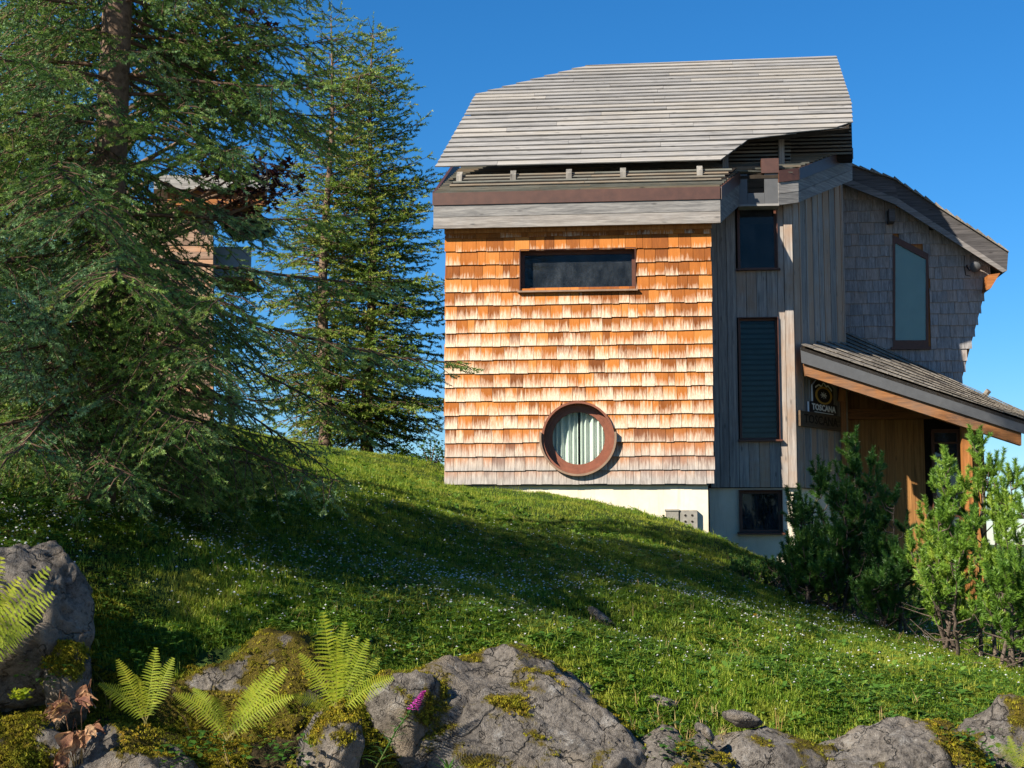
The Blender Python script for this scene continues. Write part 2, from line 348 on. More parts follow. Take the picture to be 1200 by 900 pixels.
def piece(mb, q, n, lb, lt, t, rnd):                    # lapped piece: q = lower left, lower right, upper right, upper left
    n = Vector(n).normalized(); ls = (lb, lb, lt, lt)
    p = [Vector(a) + n * l for a, l in zip(q, ls)]
    return mb.hexa([p[3], p[2], p[1], p[0]], [n * (t * .5), n * (t * .5), n * t, n * t], (1, 1, 0, 0), rnd)
def slab_with_holes(name, mat, u0, u1, z0, z1, v0, v1, rects=(), circ=None, parent=house):
    o = MB().box((u0, v0, z0), (u1, v1, z1)).build(name, mat)
    if rects or circ:
        c = MB()
        for (a, b_, d, e) in rects: c.box((a, v0 - .5, d), (b_, v1 + .5, e))
        if circ:
            cu, cz, r = circ
            c.prism([(cu + r * math.cos(2 * math.pi * k / 64), v0 - .5, cz + r * math.sin(2 * math.pi * k / 64)) for k in range(64)], (0, v1 - v0 + 1, 0))
        co_ = c.build('cutter', mat)
        bm = bmesh.new(); bm.from_mesh(co_.data); bmesh.ops.recalc_face_normals(bm, faces=bm.faces); bm.to_mesh(co_.data); bm.free()
        bm = bmesh.new(); bm.from_mesh(o.data); bmesh.ops.recalc_face_normals(bm, faces=bm.faces); bm.to_mesh(o.data); bm.free()
        md = o.modifiers.new('b', 'BOOLEAN'); md.operation = 'DIFFERENCE'; md.object = co_; md.solver = 'EXACT'
        dg = bpy.context.evaluated_depsgraph_get(); dg.update()
        nm = bpy.data.meshes.new_from_object(o.evaluated_get(dg)); o.modifiers.clear(); o.data = nm
        bpy.data.objects.remove(co_)
    o.parent = parent
    return o

# --- shingled front
wl, wr = HW(609, 315, 0).x, HW(745, 315, 0).x; wb, wt = HW(678, 341, 0).z, HW(678, 291.5, 0).z
cc = HW(677.5, 513, 0); cu, cz = cc.x, cc.z; cr = 42.5 * (HW(700, 513, 0).x - HW(600, 513, 0).x) / 100
front = slab_with_holes('front_wall', m_dark, uF0 + .03, uF1 - .03, zF0 + .03, zF1 + .55, .03, .26, [(wl, wr, wb, wt)], (cu, cz, cr))
srng = random.Random(11); rows = []
for r in range(20):
    zb = zF0 + r * e_row
    if zb > zF1 + .1: break
    u = uF0 - srng.uniform(0, .02)
    while u < uF1 - .01:
        w = srng.choice((.10, .13, .15, .17, .19, .21, .25)) * srng.uniform(.9, 1.1)
        a, b2 = u, min(u + w, uF1 + srng.uniform(0, .025)); u = b2
        if uF1 - b2 < .06: b2 = uF1 + srng.uniform(0, .02); u = uF1 + 1
        zm = zb + .5 * e_row
        parts = [(a, b2)]
        if wb - .01 < zm < wt + .01:
            parts = [p for p in ((a, min(b2, wl)), (max(a, wr), b2)) if p[1] - p[0] > .015]
        for (a1, b1) in parts: rows.append((a1, b1, zb + srng.uniform(-.007, .007), zb + e_row * 1.24, srng.random()))
def circ_half(z_):
    d = cr * cr - (z_ - cz) ** 2; return math.sqrt(d) if d > 0 else 0.0
pieces = []
for (a, b2, zb, zt, rd) in rows:
    ze = min(zt, zb + e_row * 1.24); out = []
    hb, ht = circ_half(zb), circ_half(ze); hm = circ_half((zb + zb + e_row) / 2)
    if max(hb, ht, hm) == 0 or b2 <= cu - cr or a >= cu + cr: out = [[(a, zb), (b2, zb), (b2, ze), (a, ze)]]
    else:
        L = lambda z_: cu - circ_half(z_); Rr = lambda z_: cu + circ_half(z_); zs = [zb + (ze - zb) * k / 4 for k in range(5)]
        for side in (0, 1):
            if side == 0: iv = [(a, min(b2, L(z_)) if circ_half(z_) > 0 else b2) for z_ in zs]
            else: iv = [(max(a, Rr(z_)) if circ_half(z_) > 0 else (a if a > cu else cu), b2) for z_ in zs]
            if side == 0 and a > cu: continue
            if side == 1 and b2 < cu: continue
            if side == 0: iv = [(x0, min(x1, cu)) for x0, x1 in iv]
            for k in range(4):
                (x0, x1), (y0, y1) = iv[k], iv[k + 1]
                if x1 - x0 < .004 and y1 - y0 < .004: continue
                out.append([(x0, zs[k]), (max(x0 + .002, x1), zs[k]), (max(y0 + .002, y1), zs[k + 1]), (y0, zs[k + 1])])
    if out: pieces.append((out, zb, ze, rd))
def shingle_mesh(mb, item, vface=0.0):
    quads, zb, ze, rd = item
    for q in quads:
        n = Vector((0, -1, 0)); g_ = .0025
        lift = [.036 - .028 * (z_ - zb) / (ze - zb) for _, z_ in q]
        th = [.016 - .006 * (z_ - zb) / (ze - zb) for _, z_ in q]
        us = [q[0][0] + g_, q[1][0] - g_, q[2][0] - g_, q[3][0] + g_]
        p = [Vector((us[i], vface - lift[i] + th[i], q[i][1])) for i in range(4)]
        mb.hexa([p[3], p[2], p[1], p[0]], [Vector((0, -th[i], 0)) for i in (3, 2, 1, 0)], [(q[i][1] - zb) / (ze - zb) for i in (3, 2, 1, 0)], rd)
    return mb
order = sorted(range(len(pieces)), key=lambda i: -sum((q[1][0] - q[0][0]) * (q[2][1] - q[1][1]) for q in pieces[i][0]))
big_set = set(order[:300]); rest = MB()
for i, it in enumerate(pieces):
    if i in big_set: shingle_mesh(MB(), it).build('shingle', m_shingle, front)
    else: shingle_mesh(rest, it)
tag(rest.build('narrow_shingles', m_shingle, front), kind='stuff')
# larch board behind the top of the wall
MB().box((uF0 - .02, -.05, zF1 - .10), (uF1 + .02, .02, zF1 + .5)).build('top_board', m_orangev, house)
# --- window in the shingles
def rect_window(u0, u1, z0, z1, v, depth, fw, mat_f, glass, sill=True, blind=None, parent=house, sillmat=None, reveal=.012):
    w = MB(); d = v + depth
    w.box((u0, v - .02, z0), (u0 + reveal, d, z1)); w.box((u1 - reveal, v - .02, z0), (u1, d, z1)); w.box((u0 + reveal, v - .02, z1 - reveal), (u1 - reveal, d, z1)); w.box((u0 + reveal, v - .02, z0), (u1 - reveal, d, z0 + reveal))
    win = w.build('window', mat_f, parent); a0, a1, b0, b1 = u0 + reveal, u1 - reveal, z0 + reveal, z1 - reveal; f = MB()
    f.box((a0, d - .05, b0), (a0 + fw, d, b1)); f.box((a1 - fw, d - .05, b0), (a1, d, b1)); f.box((a0 + fw, d - .05, b1 - fw), (a1 - fw, d, b1)); f.box((a0 + fw, d - .05, b0), (a1 - fw, d, b0 + fw))
    f.build('frame', mat_f, win)
    MB().box((a0 + fw, d - .026, b0 + fw), (a1 - fw, d - .018, b1 - fw)).build('pane', glass, win)
    if sill: MB().hexa([(u0 - .03, v - .07, z0 - .02), (u1 + .03, v - .07, z0 - .02), (u1 + .03, v - .07, z0 + .006), (u0 - .03, v - .07, z0 + .006)], [Vector((0, .06 + depth, 0)), Vector((0, .06 + depth, 0)), Vector((0, .06 + depth, .03)), Vector((0, .06 + depth, .03))]).build('sill', sillmat or mat_f, win)
    if blind: MB().box((a0 + fw, d - .01, b0 + fw), (a1 - fw, d + .0, b1 - fw)).build('blind', blind, win)
    return win
m_sill = plain('pale_brown_sill', (.20, .13, .085), .5, .4, .2, 10)
win = rect_window(wl, wr, wb, wt, -.02, .20, .05, m_brown, m_glass, sillmat=m_sill)
MB().box((wl + .16, .085, wb + .045), (wr - .03, .12, wb + .075)).build('lower_rail', m_rbrown, win)
# --- round window
def ring(mb, r0, r1, v0, v1, a0=0, a1=2 * math.pi, n=64):
    full = abs(a1 - a0) > 6.2; m = n if full else n + 1; vs = []; fs = []
    for k in range(m):
        a = a0 + (a1 - a0) * k / n; c_, s_ = math.cos(a), math.sin(a)
        vs += [(cu + r0 * c_, v0, cz + r0 * s_), (cu + r1 * c_, v0, cz + r1 * s_), (cu + r1 * c_, v1, cz + r1 * s_), (cu + r0 * c_, v1, cz + r0 * s_)]
    for k in range(n):
        i, j = 4 * k, 4 * ((k + 1) % m)
        for q in range(4): fs.append((i + q, j + q, j + (q + 1) % 4, i + (q + 1) % 4))
    if not full: fs += [(0, 1, 2, 3), (4 * n + 3, 4 * n + 2, 4 * n + 1, 4 * n)]
    return mb.add(vs, fs)
rw = ring(MB(), cr * .94, cr * .999, -.075, .24).build('round_window', m_rbrown, house)
ring(MB(), cr * .84, cr * .938, .085, .15).build('outer_frame', m_rbrown, rw)
ring(MB(), cr * .725, cr * .838, .10, .155).build('inner_frame', m_rbrown, rw)
ring(MB(), cr * 1.003, cr * 1.06, -.115, -.02, R(172), R(368), 40).build('drip_edge', m_sill, rw)
MB().prism([(cu + cr * .74 * math.cos(2 * math.pi * k / 48), .135, cz + cr * .74 * math.sin(2 * math.pi * k / 48)) for k in range(48)], (0, .006, 0)).build('pane', m_glassc, rw)
for (x0, x1) in ((-.78, -.02), (.035, .78)):
    vs = []; fs = []; N = 60
    for k in range(N + 1):
        t = x0 + (x1 - x0) * k / N; vv = .205 + .03 * math.sin(t * 46 + 2 * math.sin(t * 9)); hh = math.sqrt(max(.0001, .62 - t * t)) if abs(t) < .787 else .01
        vs += [(cu + t * cr, vv, cz - hh * cr), (cu + t * cr, vv, cz + hh * cr)]
        if k: fs.append((2 * k - 2, 2 * k, 2 * k + 1, 2 * k - 1))
    MB().add(vs, fs).build('curtain', m_curtain, rw, True)
# --- plinth below the shingles
up0, up1 = uF0 + .06, HW(830, 600, .06).x
MB().box((up0, .06, -1.6), (up1, .30, zF0 + .035)).build('plinth', m_plaster, house)
MB().box((up0 - .03, .0, zF0 - .02), (up1 + .02, .30, zF0 + .028)).build('base_flashing', m_greymetal, house)
# --- recessed board wall
VB = 1.15
uB0, uC = HW(831, 420, VB).x, HW(931, 420, VB).x
zB0, zB1 = HW(880, 571.5, VB).z, HW(890, 228, VB).z
def hw_rect(x0, x1, y0, y1, v): a = HW(x0, (y0 + y1) / 2, v); b_ = HW(x1, (y0 + y1) / 2, v); return (a.x, b_.x, HW((x0 + x1) / 2, y1, v).z, HW((x0 + x1) / 2, y0, v).z)
w1 = hw_rect(864, 911, 238, 316, VB); w2 = hw_rect(866, 913, 372, 516, VB); w3 = hw_rect(866, 917, 574, 625, VB + .08)
bw = slab_with_holes('board_wall', m_dark, uB0, uC - .03, zB0 + .02, zB1, VB + .025, VB + .25, [w1, w2])
edges = [831, 842, 853, 864.2, 876, 888, 900, 912.6, 921]; brng = random.Random(3)
for a, b2 in zip(edges[:-1], edges[1:]):
    ua, ub = HW(a, 420, VB).x + .003, HW(b2, 420, VB).x - .003
    spans = [(zB0, zB1)]
    if a >= 864 and b2 <= 913: spans = [(zB0, w2[2]), (w2[3], w1[2]), (w1[3], zB1)]
    for s0, s1 in spans:
        j = brng.uniform(-.006, .006)
        MB().box((ua, VB + j - .004, s0 + .003 + brng.uniform(0, .004)), (ub, VB + .025, s1 - .003), brng.random()).build('board', m_board, bw)
MB().box((HW(921, 420, VB).x + .003, VB - .03, zB0 + .0), (uC, VB + .10, zB1), .62).build('corner_board', m_board, bw)
rect_window(*w1, VB - .03, .15, .035, m_brown, m_glass)
win2 = rect_window(*w2, VB - .03, .15, .03, m_brown, glassmat('stair_glass', (.010, .013, .014), .85, .03, 1.25))
m_slat = plain('dark_reflection_slat', (.06, .085, .09), .6, .3, .2, 6)  # slats added behind the pane to imitate a slatted reflection
for k in range(22):
    z_ = w2[2] + .06 + (w2[3] - w2[2] - .12) * k / 22; MB().hexa([(w2[0] + .045, VB + .128, z_), (w2[1] - .045, VB + .128, z_), (w2[1] - .045, VB + .128, z_ + .045), (w2[0] + .045, VB + .128, z_ + .045)], (0, .018, .012), None, rng.random()).build('reflection_slat', m_slat, win2)
rect_window(*w3, VB + .03, .16, .045, m_brown, m_glass)
slab_with_holes('basement_wall', m_plaster, up1 + .02, uC - .05, -1.8, zB0 - .005, VB + .08, VB + .30, [w3])
# --- oblique board wall round the corner
wv = Vector((.595, .804, 0)); wvL = toL(H0 + wv); wvL.z = 0; wvL.normalize(); nO = Vector((wvL.y, -wvL.x, 0)); C0 = Vector((uC, VB, 0))
def OW(px, py, off=0.0): return HP(px, py, C0 + nO * off, nO)
LO = (OW(990, 400) - C0).dot(wvL)
def opt(s, z_, off=0.0): return C0 + wvL * s + nO * off + Vector((0, 0, z_))
ow_ = MB().hexa([opt(.06, zB0 + .01, -.03), opt(LO, zB0 + .01, -.03), opt(LO, zB1 + .62, -.03), opt(.06, zB1 + .2, -.03)], -nO * .2).build('corner_wall', m_dark, house)
s = .035; brng = random.Random(5)
while s < LO:
    w = LO / 8.2 * brng.uniform(.85, 1.1); s1 = min(s + w, LO); zt0, zt1 = zB1 + .15 + .32 * s, zB1 + .15 + .32 * s1
    j = brng.uniform(-.006, .006)
    MB().hexa([opt(s + .004, zB0 + .004, j - .03), opt(s1 - .004, zB0 + .004, j - .03), opt(s1 - .004, zt1, j - .03), opt(s + .004, zt0, j - .03)], nO * .03, None, brng.random()).build('board', m_board, ow_)
    MB().hexa([opt(s1 - .03, zB0 + .006, j), opt(s1 + .01, zB0 + .006, j), opt(s1 + .01, zt1 - .01, j), opt(s1 - .03, zt1 - .01, j)], nO * .014, None, brng.random()).build('batten', m_board, ow_)
    s = s1
MB().hexa([opt(.03, -2.0, -.1), opt(LO, -2.0, -.1), opt(LO, zB0, -.1), opt(.03, zB0, -.1)], -nO * .2).build('basement_wall', m_plaster, house)
# --- hidden body behind the walls, painted dark for unlit rooms
Oe = C0 + wvL * LO - nO * .25
fp = [(uF0 + .06, .27), (uF1 - .06, .27), (uF1 - .06, VB + .26), (uC - .2, VB + .26), (Oe.x - .1, Oe.y), (Oe.x - .1, 7.0), (uF0 + .3, 7.0)]
MB().prism([(x, y, -2.0) for x, y in fp], (0, 0, HW(675, 240, -.22).z + 2.0)).build('inner_body', m_dark, house)

# --- skirt roof
VS = -.22; zS = HW(675, 225, VS).z; SL = math.tan(R(25)); nS = Vector((0, -math.sin(R(25)), math.cos(R(25))))
def SPx(px, py): return HP(px, py, (0, VS, zS), nS)
uS0 = HW(508, 240, VS).x
k1 = HW(844, 240, VS); k2 = HW(866, 222, .85); k3 = HW(912, 210, .85); k4 = HW(935, 190, 1.0); k5 = HW(998, 168, 2.55)
out = [(uS0, VS), (k1.x, VS), (k2.x, .85), (k3.x, .85), (k4.x, 1.0), (k5.x, 2.55), (k5.x + .05, 3.2)]
def sr(v_):                                             # right border of the skirt roof in plan
    for (x0, y0), (x1, y1) in zip(out[1:-1], out[2:]):
        if y0 <= v_ <= y1 and y1 > y0: return x0 + (x1 - x0) * (v_ - y0) / (y1 - y0)
    return out[-1][0]
def sz(v_): return zS + (v_ - VS) * SL
skirt = MB().prism([(uS0 + .02, VS + .02, sz(VS + .02) - .09)] + [(x, y, sz(y) - .09) for x, y in out[1:]] + [(uS0 + .25, 3.2, sz(3.2) - .09)], (0, 0, .05)).build('skirt_roof', m_under, house)
v = VS + .0; prng = random.Random(9); dv = .118; m_skirt = wood('mossy_grey_roof_plank', (.06, .062, .052), (.125, .127, .108), (.20, .20, .172), 'x', (.19, .11, .05), .4)
while v < 2.9:
    v1 = v + dv; u = uS0 + .02 + .08 * (v - VS); gp_ = .012 if v < .2 else .06
    while u < sr(v) - .05:
        ue = min(u + prng.uniform(1.6, 3.0), sr(v)); ue1 = min(ue, sr(v1)) if ue >= sr(v) - .001 else ue
        if sr(v) - ue < .4: ue = sr(v); ue1 = sr(v1)
        q = [(u, v, sz(v)), (ue - .004, v, sz(v)), (max(u + .02, ue1 - .004), v1 - gp_, sz(v1 - gp_)), (u, v1 - gp_, sz(v1 - gp_))]
        piece(MB(), q, nS, .035, -.02, .028, prng.random()).build('plank', m_skirt, skirt); u = ue
    v = v1
# fascia boards and flashing along the skirt roof's edge
def strip(name, mat, p0, p1, h0, h1, th, n_, rnd=.5, parent=house):
    p0, p1, n_ = Vector(p0), Vector(p1), Vector(n_)
    return MB().hexa([p0 + Vector((0, 0, h0)), p1 + Vector((0, 0, h0)), p1 + Vector((0, 0, h1)), p0 + Vector((0, 0, h1))], -n_ * th, None, rnd).build(name, mat, parent)
pth = [(uS0, VS), (k1.x, VS), (k2.x, .85)]; drop = sz(VS) - HW(675, 264.5, VS).z; cap = .165
def fascia(a, b_, dz0=0.0, dz1=0.0, off=.0):
    d = Vector((b_[0] - a[0], b_[1] - a[1], 0)).normalized(); n_ = Vector((d.y, -d.x, 0))
    p0 = Vector((a[0], a[1], sz(a[1]) + dz0)) + n_ * off; p1 = Vector((b_[0], b_[1], sz(b_[1]) + dz1)) + n_ * off
    mid = -(drop + cap) / 2
    strip('fascia_board', m_fascia, p0, p1, -drop, mid - .006, .05, n_, rng.random()); strip('fascia_board', m_fascia, p0 + n_ * .004, p1 + n_ * .004, mid, -cap - .0, .05, n_, rng.random())
    strip('flashing', m_cap, p0 + n_ * .025, p1 + n_ * .025, -cap + .002, .03, .045, n_)
fascia(out[0], out[1]); fascia(out[1], out[2])
fascia((uS0, 2.6), (uS0 - .0, VS + .052))
fascia(out[3], out[4]); fascia(out[4], out[5])
# valley box with its overflow notch above the upper window
vz = HW(890, 239, .85).z; vt = HW(890, 205, .85).z
for (x0, x1, y0, y1) in ((866, 876, 204, 239), (876.2, 895.8, 226, 239), (896, 912, 200, 239)):
    a = HW(x0, 230, .86).x; b2 = HW(x1, 230, .86).x
    MB().box((a, .86, HW(890, y1, .86).z), (b2, .92, HW(890, y0, .86).z)).build('valley_panel', m_greymetal, house)
MB().box((HW(866, 239, .84).x, .83, vz - .035), (HW(913, 239, .84).x, 1.12, vz - .002)).build('valley_lip', m_fascia, house)
MB().box((HW(892, 190, .84).x, .83, HW(890, 203, .84).z), (HW(912.5, 190, .84).x, 1.2, HW(890, 186, .84).z)).build('valley_cap', m_cap, house)
# --- main roof: two slopes of planks
VE = .38; zE = (HW(510, 197, VE).z + HW(845, 190, VE).z) / 2
t1 = R(45); n1_ = Vector((0, -math.sin(t1), math.cos(t1))); o1 = Vector((0, VE, zE))
def R1(px, py): return HP(px, py, o1, n1_)
kk = R1(770, 130); o2 = Vector((0, kk.y, kk.z)); t2 = R(38); n2_ = Vector((0, -math.sin(t2), math.cos(t2)))
def R2(px, py): return HP(px, py, o2, n2_)
def loc(p, o, t): d = p - o; return (p.x, d.y * math.cos(t) + d.z * math.sin(t))
pl1 = [loc(R1(*q), o1, t1) for q in ((510, 197), (845, 190), (880, 163.5), (1000, 149), (998, 122), (544, 138))]
pl2 = [loc(R2(*q), o2, t2) for q in ((544, 138), (998, 122), (980, 66), (697, 76), (557, 112))]
_bk = loc(kk, o1, t1)[1]; pl1[0] = (pl1[0][0], 0.0); pl1[1] = (pl1[1][0], 0.0); pl1[4] = (pl1[4][0], _bk); pl1[5] = (pl1[5][0], _bk); pl2[0] = (pl2[0][0], -.02); pl2[1] = (pl2[1][0], -.02)
def bounds(poly, b_):
    xs_ = []
    for (x0, y0), (x1, y1) in zip(poly, poly[1:] + poly[:1]):
        if (y0 - b_) * (y1 - b_) <= 0 and abs(y1 - y0) > 1e-9: xs_.append(x0 + (x1 - x0) * (b_ - y0) / (y1 - y0))
    return (min(xs_), max(xs_)) if xs_ else None
def roof(name, poly, o, t, n_, nrow, seed, lift):
    e2 = Vector((0, math.cos(t), math.sin(t))); rg = random.Random(seed)
    at = lambda a, b_: Vector((a, o.y, o.z)) + e2 * b_
    def trim(poly):                                     # underlay pulled in from the eave and verges
        cx_ = sum(p[0] for p in poly) / len(poly); cy_ = sum(p[1] for p in poly) / len(poly)
        return [(cx_ + (x - cx_) * .975, cy_ + (y - cy_) * .80) for x, y in poly]
    und = MB().prism([at(x, y) - n_ * .005 for x, y in trim(poly)], -n_ * .07).build(name, m_under, house)
    b0, b1 = min(p[1] for p in poly), max(p[1] for p in poly); w = (b1 - b0) / nrow
    for r in range(nrow):
        lo, hi = b0 + r * w, b0 + (r + 1) * w; hi2 = min(b1, hi + w * .25); B0 = bounds(poly, lo + 1e-4); B1 = bounds(poly, hi2 - 1e-4)
        if not B0 or not B1: continue
        cuts = [0.0]; span = max(B0[1] - B0[0], B1[1] - B1[0]); x = rg.uniform(.5, 3.5)
        while x < span - .6: cuts.append(x / span); x += rg.uniform(2.0, 4.2)
        cuts.append(1.0); xl = min(B0[0], B1[0]); xr = xl + span
        for c0, c1 in zip(cuts[:-1], cuts[1:]):
            A, B = xl + span * c0, xl + span * c1
            q = [at(max(A, B0[0]), lo), at(min(B, B0[1]) - .004, lo), at(min(B, B1[1]) - .004, hi2), at(max(A, B1[0]), hi2)]
            if q[1].x - q[0].x < .05 and q[2].x - q[3].x < .05: continue
            if q[1].x < q[0].x: q[1] = q[0] + Vector((.01, 0, 0))
            if q[2].x < q[3].x: q[2] = q[3] + Vector((.01, 0, 0))
            piece(MB(), q, n_, lift + rg.uniform(-.004, .006), .002, .02, rg.random()).build('plank', m_roofplank, und)
    return und
roof('lower_roof_slope', pl1, o1, t1, n1_, 11, 21, .024); roof('upper_roof_slope', pl2, o2, t2, n2_, 15, 22, .024)
# back slope, so the roof is a roof from other sides too
rA, rB = R2(697, 76), R2(980, 66); lA = R2(557, 112)
MB().hexa([rA + Vector((0, .02, -.08)), rB + Vector((0, .02, -.08)), Vector((rB.x + .3, rB.y + 3.5, rB.z - 2.6)), Vector((lA.x, rA.y + 3.5, rA.z - 2.6))], Vector((0, .06, .06))).build('back_roof_slope', m_roofplank, house)
# props between skirt roof and main roof
for px in (538, 601, 666.5, 730, 820):
    vv = .27; u = HW(px, 205, vv).x; zb = sz(.0) + .02 + vv * math.tan(R(38)); zt = zE - .045 + (vv - VE)
    MB().hexa([(u - .045, vv, zb), (u + .045, vv, zb), (u + .045, vv, zt), (u - .045, vv, zt)], [Vector((0, .09, .04))] * 2 + [Vector((0, .09, .09))] * 2, None, rng.random()).build('prop', m_post, house)
for px, vv in ((916, 1.25), (850, .62), (968, 2.1)):
    u = HW(px, 175, vv).x; zb = sz(vv) + .02; zt = zE + (vv - VE) - .08
    MB().box((u - .045, vv, zb), (u + .045, vv + .09, zt), rng.random()).build('prop', m_post, house)
# infill under the main roof, painted near-black for the shade there
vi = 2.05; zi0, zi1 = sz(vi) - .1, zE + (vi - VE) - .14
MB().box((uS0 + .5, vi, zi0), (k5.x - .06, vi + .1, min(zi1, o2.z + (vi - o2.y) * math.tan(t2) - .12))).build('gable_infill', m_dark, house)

# louvre slats closing the gap under the main roof
def louvre(u0, u1, v_, zb, zt, dz=.062):
    z_ = zb
    while z_ < zt:
        MB().hexa([(u0, v_, z_), (u1, v_, z_), (u1, v_, z_ + .030), (u0, v_, z_ + .030)], (0, .05, .022), None, rng.random()).build('louvre_slat', m_skirt, house); z_ += dz
    MB().box((u0, v_ + .10, zb - .06), (u1, v_ + .16, zt)).build('louvre_gap_shade', m_dark, house)  # dark sheet painting the shade seen between the slats
_t = R(38); e45 = Vector((0, math.cos(_t), math.sin(_t))); n45 = Vector((0, -math.sin(_t), math.cos(_t))); sb0 = Vector((0, .0, sz(.0) + .03))
for i in range(5):
    a = sb0 + e45 * (.012 + .118 * i); ul, ur = uS0 + .16 + .04 * i, k1.x - .02 + .06 * i; w_ = (ur - ul) / 2
    for q in range(2): MB().hexa([a + Vector((ul + w_ * q + .002, 0, 0)), a + Vector((ul + w_ * (q + 1) - .002, 0, 0)), a + e45 * .052 + Vector((ul + w_ * (q + 1) - .002, 0, 0)), a + e45 * .052 + Vector((ul + w_ * q + .002, 0, 0))], n45 * .012, None, rng.random()).build('louvre_slat', m_skirt, house)
MB().hexa([sb0 - n45 * .05 + Vector((uS0 + .1, 0, 0)), sb0 - n45 * .05 + Vector((k1.x - .05, 0, 0)), sb0 - n45 * .05 + e45 * .7 + Vector((k1.x + .3, 0, 0)), sb0 - n45 * .05 + e45 * .7 + Vector((uS0 + .3, 0, 0))], -n45 * .02).build('louvre_gap_shade', m_dark, house)  # dark sheet in place of shade, hiding the lit planks behind
louvre(k1.x + .12, k3.x + .25, 1.32, sz(1.32) + .05, zE + (1.32 - VE) - .10)
louvre(k3.x + .27, k5.x - .08, 1.93, sz(1.93) + .05, zE + (1.93 - VE) - .25)

# --- rear wing
VW = 4.4
def wg(px, py): return HW(px, py, VW)
wr0, wr1 = wg(1161, 325), wg(1128, 450); wl0 = wg(986, 330).x
top_pts = [wg(986, 214), wg(1048, 238), wg(1176, 318)]
def wtop(u):
    for a, b_ in zip(top_pts[:-1], top_pts[1:]):
        if u <= b_.x: return a.z + (b_.z - a.z) * (u - a.x) / (b_.x - a.x)
    return top_pts[-1].z
def wright(z_): return wr1.x + (wr0.x - wr1.x) * (z_ - wr1.z) / (wr0.z - wr1.z)
wz0 = wg(1060, 520).z
wing = MB().prism([(wl0 - 1.0, VW + .03, wz0), (wright(wz0) - .03, VW + .03, wz0), (wright(wr0.z) - .03, VW + .03, wr0.z), (top_pts[1].x, VW + .03, top_pts[1].z), (wl0 - 1.0, VW + .03, top_pts[0].z)], (0, 3.0, 0)).build('wing_wall', m_orangev, house)
ww = [wg(1046, 276), wg(1087.5, 298), wg(1087.5, 407), wg(1046, 407)]
def in_win(u0, u1, zm): 
    if not (ww[2].z < zm): return None
    zt = lambda u: ww[0].z + (ww[1].z - ww[0].z) * (u - ww[0].x) / (ww[1].x - ww[0].x)
    return [(a, b_) for a, b_ in ((u0, min(u1, ww[0].x)), (max(u0, ww[1].x), u1)) if b_ - a > .02] if zm < zt((max(u0, ww[0].x) + min(u1, ww[1].x)) / 2 if u1 > ww[0].x and u0 < ww[1].x else 1e3 * 0 + ww[0].x) and u1 > ww[0].x and u0 < ww[1].x else None
wrest = MB(); zb = wg(1060, 451).z - 4 * e_row; srng = random.Random(31)
while zb < top_pts[0].z:
    u = wl0 - .1; zt = zb + e_row * 1.22
    while u < wright(zb):
        w = srng.uniform(.12, .27); a, b2 = u, u + w; u = b2
        b2 = min(b2, wright(zb)); zb_ = zb + srng.uniform(-.008, .008)
        if b2 - a < .03: continue
        if zb_ > wtop(b2) - .02: continue
        iv = in_win(a, b2, zb + .5 * e_row)
        for a1, b1 in (iv if iv is not None else [(a, b2)]):
            za, zb2 = min(zt, wtop(a1) + .12), min(zt, wtop(b1) + .12)
            shingle_mesh(wrest, ([[(a1, zb_), (b1, zb_), (min(b1, wright(zt) if b1 > wright(zt) else b1), max(zb2, zb_ + .02)), (a1, max(za, zb_ + .02))]], zb_, zb_ + e_row * 1.22, srng.random()), VW)
    zb += e_row
tag(wrest.build('wing_shingles', m_gshingle, wing), kind='stuff')
def poly_frame(mb, pts, v, d, w):
    c_ = sum(pts, Vector()) / len(pts)
    for p, q in zip(pts, pts[1:] + pts[:1]):
        pi = p + (c_ - p) * w; qi = q + (c_ - q) * w
        mb.hexa([(p.x, v, p.z), (q.x, v, q.z), (qi.x, v, qi.z), (pi.x, v, pi.z)], (0, d, 0))
    return mb
wwin = poly_frame(MB(), ww, VW - .05, .08, .13).build('wing_window', m_brown, house); c_ = sum(ww, Vector()) / 4
inn = [p + (c_ - p) * .13 for p in ww]
MB().prism([(p.x, VW - .025, p.z) for p in inn], (0, .006, 0)).build('pane', glassmat('blind_glass', (.02, .026, .028), .92), wwin)
MB().prism([(p.x, VW - .012, p.z) for p in inn], (0, .012, 0)).build('blind', m_blind, wwin)
MB().box((ww[3].x - .04, VW - .09, ww[3].z - .05), (ww[2].x + .04, VW + .02, ww[3].z - .004)).build('sill', m_brown, wwin)
